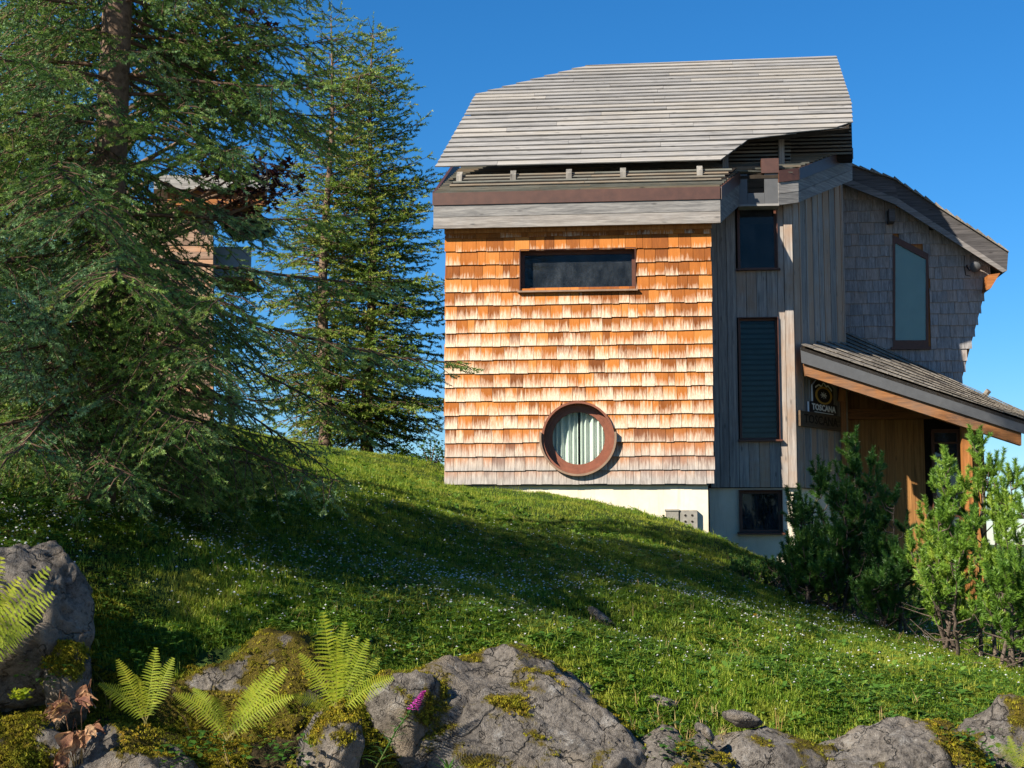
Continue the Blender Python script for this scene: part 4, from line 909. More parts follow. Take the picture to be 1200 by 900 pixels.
# ------------------------------------------------------------------ rocks
m_rock, g, b = newmat('grey_limestone', .9, .2)
co = g.obj(); n1 = g.noise(co, 3.5, 8, .7); n2 = g.noise(co, 26, 6, .75); n3 = g.noise(co, 90, 4, .7); v1_ = g.voro(g.vm('ADD', co, g.gray(g.m('MULTIPLY', n1, .5))), 7)
c = g.ramp(g.m('ADD', g.m('MULTIPLY', n1, .45), g.m('MULTIPLY', n2, .55)), [(.36, (.05, .044, .038)), (.47, (.14, .125, .108)), (.57, (.235, .212, .185)), (.70, (.40, .37, .33))])
c = g.mix(g.rng(n3, .58, .72, 0, .5), c, (.48, .46, .43)); c = g.mix(g.rng(g.noise(co, 1.6, 4), .5, .62, 0, .55), c, (.27, .225, .17))
pit = g.rng(n2, .36, .44, 1, 0); c = g.mix(g.m('MULTIPLY', pit, .6), c, (.045, .04, .035))
wc = g.vm('ADD', co, g.gray(g.m('MULTIPLY', g.noise(co, 2.5, 4, .6), .9))); ck = g.rng(g.voro(g.vscale(wc, (1.0, 1.0, 1.7)), 2.3, 'DISTANCE_TO_EDGE'), .0, .022, 1, 0)
c = g.mix(g.m('MULTIPLY', ck, .8), c, (.02, .018, .016)); lic = g.rng(g.noise(co, 5.5, 6, .75), .56, .66); c = g.mix(g.m('MULTIPLY', lic, .6), c, (.42, .41, .385))
c = g.mix(g.rng(g.noise(co, 1.3, 3, .5), .52, .68, 0, .5), c, (.23, .18, .125))
mo = g.attr('moss'); mf = g.rng(g.m('ADD', mo, g.m('MULTIPLY', g.m('SUBTRACT', n2, .5), 1.1)), .42, .58)
c = g.mix(mf, c, g.ramp(n3, [(.3, (.05, .035, .006)), (.55, (.115, .09, .010)), (.75, (.18, .15, .02))]))
g.put(b.inputs['Base Color'], c); g.put(b.inputs['Normal'], g.bump(g.m('SUBTRACT', g.m('ADD', g.m('ADD', n2, g.m('MULTIPLY', n3, .5)), g.m('MULTIPLY', n1, .8)), g.m('MULTIPLY', ck, .7)), 1.0, .05))
rock_info = []; moss_pts = []
def fbm(p, o=5, h=.9):
    return noise.fractal(p, h, 2.1, o)
def rock(name, c_, size, rot, seed, label, cat='rock', sub=5, cuts=9, amp=.10, moss=.35, moss_top=.5, flat=.82, pitted=0.0, group=None, crack=0.0):
    rg = random.Random(seed); bm = bmesh.new(); bmesh.ops.create_icosphere(bm, subdivisions=sub, radius=1.0)
    pl = []
    for _ in range(cuts):
        n_ = Vector((rg.gauss(0, 1), rg.gauss(0, 1), rg.gauss(0, .8))).normalized(); pl.append((n_, rg.uniform(.55, .9)))
    M_ = Euler(rot).to_matrix(); sv = Vector((seed * 3.1, seed * 1.7, seed * .9)); mos = []
    pl = []
    for _ in range(cuts * 3):
        n_ = Vector((rg.gauss(0, 1), rg.gauss(0, 1), rg.gauss(0, 1))).normalized(); pl.append((n_, rg.uniform(.72, 1.02)))
    for v in bm.verts:
        n0 = v.co.normalized(); p = n0 * 1.05; warp = Vector((noise.noise(n0 * 2 + sv), noise.noise(n0 * 2 + sv * 1.3), noise.noise(n0 * 2 + sv * 1.7))) * .22
        q_ = (n0 + warp).normalized(); rr = 1.08
        for n_, d in pl:
            k = q_.dot(n_)
            if k > .05: rr = min(rr, d / k)
        p = n0 * (rr * flat + .92 * (1 - flat))
        d = amp * .42 * fbm(p * 1.5 + sv, 5, .9) + amp * .10 * (.5 - abs(noise.noise(p * 4.2 + sv)) * 2) + amp * .10 * fbm(p * 9 + sv, 3, .7)
        st_ = noise.noise(Vector((p.x * .8 + p.z * 1.6, p.y * .8, p.z * 2.6)) + sv); d += amp * .16 * (1 if st_ > .05 else -1) * min(1, abs(st_ - .05) * 12)
        if crack: d -= crack * .8 * max(0, .05 - abs(noise.noise(Vector((p.x * 1.1 + p.z * .8, p.y * 1.1, p.z * 1.7)) + sv * 2)))
        if pitted: d -= pitted * max(0, noise.noise(p * 7 + sv) - .15)
        p = p + n0 * d
        v.co = M_ @ Vector((p.x * size[0], p.y * size[1], p.z * size[2]))
    bm.normal_update()
    for v in bm.verts:
        w = v.co + Vector(c_); m_ = moss + moss_top * max(0, v.normal.z - .35) * 1.5 + .9 * noise.noise(w * 2.6 + sv) + .45 * noise.noise(w * 8 + sv)
        mos.append(max(0.0, min(1.0, m_)))
        if m_ > .50 and rg.random() < (m_ - .40) * (1.6 if sub > 5 else 3.0): moss_pts.append((w, v.normal.copy()))
    me = bpy.data.meshes.new(name); bm.to_mesh(me); bm.free()
    a = me.attributes.new('moss', 'FLOAT', 'POINT'); a.data.foreach_set('value', mos)
    me.polygons.foreach_set('use_smooth', [True] * len(me.polygons)); me.update()
    o = link(name, me, m_rock); o.location = c_; tag(o, label, cat, group); rock_info.append((Vector(c_), max(size[0], size[1]), size)); return o
def rk(px, py, Y, w, h, d, *a, **k): c_ = P(px, py, Y); return rock('rock', c_, (w, d, h), *a, **k)
rk(15, 740, 9.3, .52, .70, .42, (.15, .42, .3), 4, 'large pitted grey boulder leaning behind the fern fronds', 'boulder', cuts=7, amp=.13, moss=-.25, moss_top=.15, pitted=.35)
rk(590, 1000, 10.05, 1.12, 1.42, .95, (.1, .22, -.1), 12, 'broad bare grey rock outcrop with rusty moss patches behind the pink flower', sub=7, cuts=9, amp=.12, moss=.24, moss_top=.30, crack=.9)
rk(728, 1015, 9.9, .60, .90, .6, (0, .35, .2), 13, 'sloping grey rock flank beside the dry grass stalks', cuts=8, amp=.13, moss=.24, moss_top=.35, crack=.8)
rk(275, 915, 9.75, 1.10, 1.02, .72, (0, .04, 0), 14, 'rock bank thickly covered with yellow green moss', sub=6, cuts=6, amp=.22, moss=.66, moss_top=.45, crack=.5)
rk(385, 905, 9.0, .22, .46, .24, (.1, .2, 0), 15, 'small rock with rusty moss under the tall fern', cuts=6, amp=.18, moss=.36, moss_top=.4)
rk(462, 870, 9.7, .34, .50, .3, (.2, .3, .1), 16, 'shadowed stone wedged between fern and bare outcrop', cuts=6, amp=.16, moss=.25, moss_top=.3)
rk(1035, 965, 10.3, .82, .80, .5, (0, .12, .1), 17, 'rough light grey rock knob at the lower edge of the meadow', sub=6, cuts=8, amp=.16, moss=.10, moss_top=.35, pitted=.15, crack=.8)
rk(895, 965, 10.2, .68, .68, .45, (.1, -.12, 0), 18, 'tan grey rock with ochre moss stripe beside the rough knob', cuts=8, amp=.15, moss=.22, moss_top=.40, crack=.8)
rk(1190, 900, 10.8, .55, .46, .35, (0, .3, .2), 19, 'furrowed dark rock under the lowest pine', cuts=7, amp=.2, moss=.22, moss_top=.2, crack=.9)
rk(82, 800, 9.1, .14, .30, .16, (.1, .1, 0), 20, 'narrow crumbling stone in the gap beside the boulder', sub=5, cuts=5, amp=.25, moss=.15, moss_top=.3)
rk(20, 890, 8.85, .34, .26, .26, (0, .2, 0), 23, 'mossy stone at the foot of the boulder', sub=5, cuts=6, amp=.24, moss=.38, moss_top=.3)
rk(140, 915, 8.8, .42, .30, .26, (0, .1, 0), 24, 'dark mossy stone below the withered leaves', sub=5, cuts=6, amp=.24, moss=.38, moss_top=.3)
rk(810, 930, 9.8, .40, .36, .35, (0, -.1, .3), 27, 'low mossy stone under the dry grass stalks', sub=5, cuts=6, amp=.2, moss=.45, moss_top=.3)
rk(1120, 925, 10.3, .34, .36, .3, (0, .2, .1), 28, 'low mossy rock under red and green leaves', sub=5, cuts=6, amp=.2, moss=.45, moss_top=.3)
s_ = GP(705, 728); rock('stone', s_ + Vector((0, 0, .01)), (.17, .07, .05), (.0, .55, -.5), 31, 'long narrow stone lying in the hollow of the meadow', 'stone', sub=4, cuts=8, amp=.12, moss=-.1, moss_top=.1)
s_ = GP(776, 824); rock('stone', s_ + Vector((0, 0, -.005)), (.14, .10, .05), (0, .25, .2), 32, 'small pale stone at the meadow edge above the grass tuft', 'stone', sub=4, cuts=7, amp=.12, moss=-.2, moss_top=0)
s_ = P(826, 858, 9.9); rock('stone', s_, (.09, .06, .04), (0, .65, .2), 33, 'thin tilted pale slab between the dry stalks', 'stone', sub=4, cuts=8, amp=.08, moss=-.2, moss_top=0)
s_ = P(868, 842, 10.25); rock('stone', s_, (.16, .11, .06), (0, .2, .5), 34, 'weathered pale stone on top of the tan rock', 'stone', sub=4, cuts=8, amp=.12, moss=-.1, moss_top=0)

# ------------------------------------------------------------------ scattered growth (geometry nodes on prepared points)
def scatter(name, pts, rot, scl, idx, meshes, label, cat):
    me = bpy.data.meshes.new(name); me.vertices.add(len(pts)); me.vertices.foreach_set('co', np.asarray(pts, np.float32).reshape(-1))
    a = me.attributes.new('rot', 'FLOAT_VECTOR', 'POINT'); a.data.foreach_set('vector', np.asarray(rot, np.float32).reshape(-1))
    a = me.attributes.new('scl', 'FLOAT', 'POINT'); a.data.foreach_set('value', np.asarray(scl, np.float32))
    a = me.attributes.new('idx', 'INT', 'POINT'); a.data.foreach_set('value', np.asarray(idx, np.int32))
    src = bpy.data.collections.new(name + '_source')
    for i, m_ in enumerate(meshes): src.objects.link(bpy.data.objects.new('%s_tuft_%02d' % (name, i), m_))
    o = link(name, me); ng = bpy.data.node_groups.new(name + '_nodes', 'GeometryNodeTree')
    ng.interface.new_socket('Geometry', in_out='INPUT', socket_type='NodeSocketGeometry'); ng.interface.new_socket('Geometry', in_out='OUTPUT', socket_type='NodeSocketGeometry')
    N = ng.nodes.new; i_ = N('NodeGroupInput'); o_ = N('NodeGroupOutput'); iop = N('GeometryNodeInstanceOnPoints'); ci = N('GeometryNodeCollectionInfo')
    ci.inputs['Collection'].default_value = src; ci.inputs['Separate Children'].default_value = True; ci.inputs['Reset Children'].default_value = True
    def na(n_, t):
        x = N('GeometryNodeInputNamedAttribute'); x.data_type = t; x.inputs['Name'].default_value = n_; return x.outputs['Attribute']
    e = N('FunctionNodeEulerToRotation'); L = ng.links.new
    L(i_.outputs[0], iop.inputs['Points']); L(ci.outputs[0], iop.inputs['Instance']); iop.inputs['Pick Instance'].default_value = True
    L(na('idx', 'INT'), iop.inputs['Instance Index']); L(na('rot', 'FLOAT_VECTOR'), e.inputs[0]); L(e.outputs[0], iop.inputs['Rotation']); L(na('scl', 'FLOAT'), iop.inputs['Scale'])
    L(iop.outputs[0], o_.inputs[0]); md = o.modifiers.new('scatter', 'NODES'); md.node_group = ng
    return tag(o, label, cat, kind='stuff')
def blades(n, hgt, wid, spread, seed, bend=.5, mat=None):
    rs = np.random.RandomState(seed); T = []; r_ = []
    for _ in range(n):
        a = rs.uniform(0, 6.283); r = spread * math.sqrt(rs.uniform()); b_ = np.array([r * math.cos(a), r * math.sin(a), -.01]); h_ = hgt * rs.uniform(.5, 1.2); az = rs.uniform(0, 6.283)
        d = np.array([math.cos(az), math.sin(az), 0]); s_ = np.array([-d[1], d[0], 0]) * wid * .5; bd = bend * h_ * rs.uniform(.2, 1.2)
        m_ = b_ + d * bd * .3 + np.array([0, 0, h_ * .6]); t = b_ + d * bd + np.array([0, 0, h_ * (1 - .25 * bend)])
        T += [(b_ - s_, b_ + s_, m_ + s_ * .8), (b_ - s_, m_ + s_ * .8, m_ - s_ * .8), (m_ - s_ * .8, m_ + s_ * .8, t)]; r_ += [rs.uniform()] * 3
    me = tri_mesh('tuft', np.array(T), np.ones(len(T)), r_); me.materials.append(mat); return me
m_grass = leafmat('meadow_grass', [(.12, (.055, .12, .010)), (.4, (.12, .22, .016)), (.62, (.22, .32, .026)), (.85, (.42, .42, .07))], None, .4, .55, .3, (1.3, (.32, .34, .045)), True)
m_clover = leafmat('clover_leaves', [(.15, (.035, .10, .014)), (.5, (.08, .18, .022)), (.85, (.16, .27, .04))], None, .35, .55, .3, None, True)
m_dry = leafmat('dry_stalks', [(.2, (.24, .15, .05)), (.6, (.40, .29, .12)), (.9, (.5, .38, .2))], None, .3, .7, .2, None, True)
m_white = plain('white_petals', (.72, .72, .74), .7, .2, .05, 30, 0)
m_moss = leafmat('moss_tufts', [(.15, (.08, .07, .008)), (.4, (.18, .16, .014)), (.65, (.30, .27, .022)), (.9, (.34, .20, .025))], None, .3, .8, .1, (3.0, (.13, .16, .014)), True)
rs = np.random.RandomState(5)
def field(n, y0, y1, power=1.0):                        # points over the visible hillside, denser close by
    u = rs.uniform(0, 1, n); Y = (y0 ** -power + u * (y1 ** -power - y0 ** -power)) ** (-1 / power); X = rs.uniform(-.46, .46, n) * Y; return X, Y
def keep(X, Y, edge=True):
    k = np.ones(len(X), bool)
    d = np.stack([X - H0.x, Y - H0.y], -1); U = d[:, 0] * _ca - d[:, 1] * _sa; V_ = d[:, 0] * _sa + d[:, 1] * _ca
    k &= ~((V_ > .03) & (U > uF0 + .0) & (U < up1)); k &= ~((V_ > VB + .05) & (U >= up1) & (U < 7)); k &= ~((U > uC + .3) & (V_ > 0) & (U < 8))
    for c_, r, s in rock_info: k &= ((X - c_.x) / (s[0] * .35)) ** 2 + ((Y - c_.y) / (s[1] * .35)) ** 2 > 1
    return k
def edge_y(X): return np.interp(X, [-4, -2.6, -1.4, -.9, -.2, .4, .8, 1.4, 2.0, 3.0, 4.5], [9.3, 9.35, 9.6, 9.9, 10.2, 10.15, 10.1, 10.2, 10.3, 10.35, 10.4])
X, Y = field(215000, 9.6, 25.5, 1.2); k = keep(X, Y) & (Y > edge_y(X) + rs.uniform(-.5, .2, len(X)))
k &= ~((X < -2.4) & (Y < 13.2) & (rs.uniform(0, 1, len(X)) < .72))
k &= ~((hollow(X, Y) < -.13) & (rs.uniform(0, 1, len(X)) < .8))
X, Y = X[k], Y[k]; Z = gz_np(X, Y); n = len(X)
thin = 1 + .5 * np.sin(1.3 * X + .9 * Y) * np.sin(1.1 * Y - .4 * X)
tufts = [blades(9, .055, .0055, .05, 1, .8, m_grass), blades(9, .07, .005, .05, 2, .7, m_grass), blades(7, .10, .005, .045, 3, .6, m_grass), blades(12, .04, .006, .06, 4, 1.0, m_grass)]
rot = np.stack([rs.uniform(-.25, .25, n), rs.uniform(-.25, .25, n), rs.uniform(0, 6.283, n)], -1)
scatter('grass', np.stack([X, Y, Z], -1), rot, rs.uniform(.55, 1.15, n) * (.75 + .3 * thin), rs.choice(4, n, p=[.36, .26, .08, .30]), tufts, 'short meadow grass covering the hillside below the chalet', 'grass')
def trefoil(seed, n=4):
    r2 = np.random.RandomState(seed); T = []; r_ = []
    for _ in range(n):
        c_ = np.array([r2.uniform(-.035, .035), r2.uniform(-.035, .035), r2.uniform(.025, .055)]); a0 = r2.uniform(0, 6.283); tl = r2.uniform(-.3, .3, 2)
        for j in range(3):
            a = a0 + j * 2.094; d = np.array([math.cos(a), math.sin(a), tl[0] * math.cos(a)]) * .018; s_ = np.array([-math.sin(a), math.cos(a), tl[1]]) * .010
            T += [(c_, c_ + d * .7 - s_, c_ + d * 1.1), (c_, c_ + d * 1.1, c_ + d * .7 + s_)]; r_ += [r2.uniform()] * 2
    me = tri_mesh('trefoil', np.array(T), np.ones(len(T)), r_); me.materials.append(m_clover); return me
X, Y = field(36000, 9.7, 19, 1.5); k = keep(X, Y) & (Y > edge_y(X) - rs.uniform(-.1, .5, len(X))) & (np.sin(1.7 * X + 2) * np.sin(1.3 * Y) > -.55); X, Y = X[k], Y[k]; n = len(X)
scatter('clover', np.stack([X, Y, gz_np(X, Y)], -1), np.stack([rs.uniform(-.2, .2, n), rs.uniform(-.2, .2, n), rs.uniform(0, 6.283, n)], -1), rs.uniform(.6, 1.1, n), rs.choice(3, n), [trefoil(i) for i in range(3)], 'low clover leaves growing through the meadow grass', 'clover')
def blossom(h_, r, seed):
    mb2 = MB(); vs = []; fs = []; r2 = random.Random(seed)
    for k in range(7):
        a = k * .8976; vs += [(0, 0, h_), (r * math.cos(a - .3), r * math.sin(a - .3), h_ + r * .35), (r * 1.15 * math.cos(a), r * 1.15 * math.sin(a), h_ - r * .1), (r * math.cos(a + .3), r * math.sin(a + .3), h_ + r * .35)]; fs.append((4 * k, 4 * k + 1, 4 * k + 2, 4 * k + 3))
    mb2.add(vs, fs); mb2.add([(r * .5, 0, h_ + r * .6), (-r * .3, r * .45, h_ + r * .6), (-r * .3, -r * .45, h_ + r * .6), (0, 0, h_ + r)], [(0, 1, 3), (1, 2, 3), (2, 0, 3)])
    me = mb2.mesh('blossom'); me.materials.append(m_white); return me
X, Y = field(15000, 10.2, 20, 1.2); dens = np.exp(-((X * .62 + 14.3 - Y) / 2.6) ** 2) * (.35 + .65 * (np.sin(2.3 * X + 1) * np.sin(1.9 * Y + X) > -.2)); k = keep(X, Y) & (rs.uniform(0, 1, len(X)) < dens) & (Y > edge_y(X) + .2); X, Y = X[k], Y[k]; n = len(X)
scatter('meadow_flowers', np.stack([X, Y, gz_np(X, Y)], -1), np.stack([rs.uniform(-.4, .4, n), rs.uniform(-.4, .4, n), rs.uniform(0, 6.283, n)], -1), rs.uniform(.7, 1.2, n), rs.choice(3, n), [blossom(.055, .0085, 1), blossom(.065, .007, 2), blossom(.05, .008, 3)], 'tiny white flowers dotted through the shaded meadow', 'flowers')
# moss cushions on the rocks and along the bank
mp = list(moss_pts); bx = rs.uniform(-3.4, 3.6, 9000); by = rs.uniform(8.7, 10.4, 9000); kk_ = (by < edge_y(bx) + .1) & keep(bx, by) & (np.sin(3 * bx) * np.sin(2.7 * by + bx) > -.35)
_bx2 = rs.uniform(-3.0, -.75, 15000); _by2 = rs.uniform(8.7, 10.15, 15000); _k2 = np.sin(2.6 * _bx2 + 1) * np.sin(3.1 * _by2 + _bx2) + .5 * np.sin(7 * _bx2) * np.sin(6 * _by2) > -.35
bx = np.concatenate([bx[kk_], _bx2[_k2]]); by = np.concatenate([by[kk_], _by2[_k2]]); kk_ = np.ones(len(bx), bool)
mp += [(Vector((x, y, gz(x, y))), Vector((0, 0, 1))) for x, y in zip(bx[kk_], by[kk_])]
rg = random.Random(8); pts = []; rot = []; 
for w, n_ in mp:
    for _ in range(2):
        pts.append(tuple(w + Vector((rg.gauss(0, .015), rg.gauss(0, .015), rg.gauss(0, .006))))); e = n_.lerp(Vector((0, 0, 1)), .4).to_track_quat('Z', 'Y').to_euler(); rot.append((e.x + rg.uniform(-.3, .3), e.y + rg.uniform(-.3, .3), e.z + rg.uniform(0, 6.28)))
n = len(pts)
scatter('moss', pts, rot, rs.uniform(.6, 1.4, n), rs.choice(3, n), [blades(16, .016, .0045, .020, 50 + i, .9, m_moss) for i in range(3)], 'yellow green moss cushions on the rocks at the foot of the slope', 'moss')
# long dry stalks at the edge of the bank
X = np.concatenate([rs.normal(P(800, 840, 10.1).x, .16, 70), rs.normal(P(860, 850, 10.0).x, .08, 40), rs.uniform(-3, 4, 150)]); Y = edge_y(X) + rs.normal(-.15, .22, len(X)); n = len(X)
scatter('dry_grass', np.stack([X, Y, gz_np(X, Y) + .01], -1), np.stack([rs.uniform(-.3, .3, n), rs.uniform(-.3, .3, n), rs.uniform(0, 6.283, n)], -1), rs.uniform(.6, 1.25, n), rs.choice(2, n), [blades(4, .20, .005, .03, 61, .5, m_dry), blades(5, .15, .004, .04, 62, .7, m_dry)], 'dry straw coloured stalks along the edge of the rocks', 'dry grass')

# broad rosettes and dead stalks breaking up the meadow
def rosette(seed):
    r2 = np.random.RandomState(seed); T = []; r_ = []
    for j in range(9):
        a = j * .698 + r2.uniform(-.3, .3); l = r2.uniform(.05, .10); w = l * r2.uniform(.18, .3); e = r2.uniform(.2, .8); d = np.array([math.cos(a), math.sin(a), e]); s_ = np.array([-math.sin(a), math.cos(a), 0]) * w
        p0, p1, p2, p3 = np.array([0, 0, 0.]), d * l * .45, d * l * .8 - np.array([0, 0, l * .12]), d * l * 1.05 - np.array([0, 0, l * .35])
        T += [(p0, p1 - s_, p1 + s_), (p1 - s_, p2 - s_ * .8, p2 + s_ * .8), (p1 - s_, p2 + s_ * .8, p1 + s_), (p2 - s_ * .8, p3, p2 + s_ * .8)]; r_ += [r2.uniform()] * 4
    me = tri_mesh('rosette', np.array(T), np.ones(len(T)), r_); me.materials.append(m_clover); return me
X, Y = field(5200, 9.9, 22, 1.2); k = keep(X, Y) & (Y > edge_y(X) + .1) & (np.sin(.9 * X + 1.5) * np.sin(.8 * Y + .5 * X) > -.25); X, Y = X[k], Y[k]; n = len(X)
scatter('meadow_weeds', np.stack([X, Y, gz_np(X, Y) + .015], -1), np.stack([rs.uniform(-.25, .25, n), rs.uniform(-.25, .25, n), rs.uniform(0, 6.283, n)], -1), rs.uniform(.4, 1.05, n), rs.choice(4, n), [rosette(i) for i in range(4)], 'broad leaved weeds mixed into the meadow grass', 'weeds')
X, Y = field(1500, 10.0, 20, 1.2); k = keep(X, Y) & (Y > edge_y(X) + .1) & (np.sin(1.3 * X) * np.sin(1.1 * Y) > -.1); X, Y = X[k], Y[k]; n = len(X)
scatter('dead_stalks', np.stack([X, Y, gz_np(X, Y)], -1), np.stack([rs.uniform(-.4, .4, n), rs.uniform(-.4, .4, n), rs.uniform(0, 6.283, n)], -1), rs.uniform(.5, 1.0, n), rs.choice(2, n), [blades(2, .16, .004, .02, 71, .5, m_dry), blades(3, .11, .004, .03, 72, .8, m_dry)], 'dead straw stalks standing in the meadow', 'dry grass')
# ------------------------------------------------------------------ ferns and other single plants
m_fern = leafmat('fern_fronds', [(.15, (.13, .19, .012)), (.5, (.27, .34, .022)), (.85, (.46, .44, .04))], (.30, .26, .08), .45, .5, .3)
m_leafg = leafmat('broad_green_leaves', [(.2, (.025, .075, .012)), (.6, (.05, .13, .016)), (.9, (.12, .20, .025))], (.10, .12, .03), .35, .45, .35)
m_wither = leafmat('withered_leaves', [(.2, (.13, .055, .035)), (.55, (.26, .13, .07)), (.85, (.42, .26, .14))], (.30, .22, .10), .25, .7, .2, (28, (.09, .035, .025)))
def frond(base, tip, sag, wid, n, seed, parent, mat=None):
    rg = random.Random(seed); base, tip = Vector(base), Vector(tip); ax = tip - base; L = ax.length; T = []; hh = []; rr = []
    side = ax.cross(Vector((0, -1, .25))).normalized()
    def at(t): return base + ax * t + Vector((0, 0, sag * L * math.sin(t * 3.14) )) + Vector((0, -.10 * L * t * t, 0))
    rb = rg.uniform(.35, .75)
    for i in range(n * 2):
        a, b_ = at(i / (2 * n)), at((i + 1) / (2 * n)); w = side * (.0035 * (1 - .8 * i / (2 * n)))
        T += [(a - w, a + w, b_)]; hh.append(0); rr.append(rb)
        T += [(a - w, b_, b_ - w * .9)]; hh.append(0); rr.append(rb)
    for i in range(n):
        t = .12 + .88 * (i + .5) / n; p = at(t); tg = (at(min(1, t + .02)) - at(t - .02)).normalized()
        l = wid * L * (math.sin(min(1, t * 1.35 + .06) * 1.57) if t < .55 else 1) * (1 - max(0, t - .42) / .60) ** .8 * rg.uniform(.9, 1.08) + .006
        for sg in (-1, 1):
            sd = (side * sg + tg * .42 + Vector((0, -.12, rg.uniform(-.22, .02)))).normalized(); w0 = min(.020, .62 * L / n * 1.05); nrm = sd.cross(tg).normalized()
            r0 = rb + rg.uniform(-.18, .18); m_ = 6
            for k in range(m_):
                u0, u1 = k / m_, (k + 1) / m_; q0 = p + sd * (l * u0) - Vector((0, 0, .16 * l * u0 * u0)); q1 = p + sd * (l * u1) - Vector((0, 0, .16 * l * u1 * u1))
                wa, wb_ = w0 * (1 - u0) ** .6, w0 * (1 - u1) ** .6 * .55
                T += [(q0 - tg * wa * .5, q0 + tg * wa * .5, q1 + tg * (wb_ * .5 + .002)), (q0 - tg * wa * .5, q1 + tg * (wb_ * .5), q1 - tg * wb_ * .5)]; hh += [1, 1]; rr += [r0, r0]
    return link('frond', tri_mesh('frond', np.array([[tuple(v) for v in t] for t in T]), hh, rr), mat or m_fern, parent)
def fern(bpx, bpy_, Y, tips, seed, label):
    b = P(bpx, bpy_, Y); root = empty('fern', b); tag(root, label, 'fern'); rg = random.Random(seed)
    for i, (px, py, dy, sag) in enumerate(tips):
        frond((rg.uniform(-.02, .02), 0, 0), P(px, py, Y + dy) - b, sag, .19, 24, seed * 10 + i, root)
    return root
fern(396, 838, 8.95, [(380, 716, .0, .02), (405, 728, .12, .04), (432, 748, .05, .06), (462, 793, -.1, .10), (352, 765, .05, .05), (420, 745, .2, .05), (340, 815, -.1, .12), (445, 770, .1, .08), (395, 750, -.15, .1)], 3, 'tall yellow green fern standing between the mossy bank and the bare outcrop')
fern(268, 868, 8.85, [(338, 782, .0, .05), (322, 780, .1, .03), (205, 812, .0, .12), (228, 806, .1, .1), (345, 815, -.05, .1), (250, 815, -.1, .15), (300, 800, .1, .05)], 4, 'low fern with browning stalks on the mossy bank')
fern(-45, 800, 8.7, [(63, 664, .0, .03), (68, 694, -.05, .06), (8, 652, .1, .03), (20, 690, .05, .05), (-10, 640, .0, .03), (40, 735, -.1, .1), (28, 676, .05, .05)], 5, 'bright sunlit fern fronds hanging in front of the boulder')
fern(172, 850, 8.95, [(140, 772, .0, .05), (205, 770, .1, .05), (118, 800, .0, .1), (185, 758, .1, .03), (160, 790, -.1, .1)], 7, 'half shaded fern between the withered leaves and the browning fern')
fern(1195, 905, 9.6, [(1165, 870, .0, .1), (1180, 862, .1, .05), (1210, 858, .05, .05)], 6, 'small fern sprout beside the furrowed dark rock')
def leaf_strip(mb_T, hh, rr, p, d, l, w, curl, rnd_, n=5, up=Vector((0, 0, 1))):
    d = d.normalized(); s_ = d.cross(up).normalized(); prev = None; q = p.copy(); dd = d.copy()
    for k in range(n + 1):
        t = k / n; ww = w * .5 * math.sin(min(1, t * 1.15 + .12) * 3.0) + .0005
        cur = (q - s_ * ww, q + s_ * ww)
        if prev: mb_T += [(prev[0], prev[1], cur[1]), (prev[0], cur[1], cur[0])]; hh += [1, 1]; rr += [rnd_, rnd_]
        prev = cur; q = q + dd * (l / n); dd = (dd + Vector((0, 0, -curl / n))).normalized()
def herb(name, label, cat, base, seed, leaves, mat, stems=(), parent=None):
    root = empty(name, base); tag(root, label, cat); rg = random.Random(seed); T = []; hh = []; rr = []; st = MB()
    for pts, r in stems: st.tube([Vector(p) for p in pts], r, 5, .5, False)
    for (p, d, l, w, c_) in leaves: leaf_strip(T, hh, rr, Vector(p), Vector(d), l, w, c_, rg.random())
    if st.v: st.build('stem', m_leafg if mat is not m_wither else m_wither, root, True)
    if T: link('leaves', tri_mesh('leaves', np.array([[tuple(v) for v in t] for t in T]), hh, rr), mat, root)
    return root
# fireweed with its magenta spike
rg = random.Random(2); fb = P(438, 905, 8.8); ft = P(496, 812, 8.75) - fb; lv = []
for k in range(34):
    t = .06 + .66 * k / 34; a = k * 2.4; lv.append((ft * t + Vector((0, 0, .03 * math.sin(t * 3))), Vector((math.cos(a), math.sin(a) * .8, .45)), .15 * (1.15 - t), .015, .9))
fw = herb('fireweed', 'fireweed with narrow leaves and a magenta flower spike before the bare outcrop', 'flower', fb, 3, lv, m_leafg, [([ft * 0, ft * .5 + Vector((-.01, 0, .02)), ft * .95], [.006, .005, .003])])
m_mag = leafmat('magenta_petals', [(.2, (.40, .03, .30)), (.6, (.60, .08, .50)), (.9, (.75, .2, .65))], None, .3)
T = []; hh = []; rr = []
for k in range(46):
    t = .78 + .24 * k / 46; a = k * 2.4; r = .055 * (1.15 - (t - .78) / .24) ; p = ft * t + Vector((math.cos(a) * r * .5, math.sin(a) * r * .5, 0))
    for j in range(4): leaf_strip(T, hh, rr, p, Vector((math.cos(a + j * 1.57), math.sin(a + j * 1.57) * .9, .5)), .017, .014, .6, rg.random(), 2)
link('blossoms', tri_mesh('blossoms', np.array([[tuple(v) for v in t] for t in T]), hh, rr), m_mag, fw)
fb = P(525, 915, 8.8); herb('fireweed', 'young fireweed shoot with narrow leaves and no flowers under the bare outcrop', 'plant', fb, 4, [(Vector((0, 0, .005 * k)), Vector((math.cos(k * 2.4), math.sin(k * 2.4) * .7, .8)), .13, .014, .7) for k in range(16)], m_leafg, [([(0, 0, -.05), (0, 0, .09)], [.005, .004])])
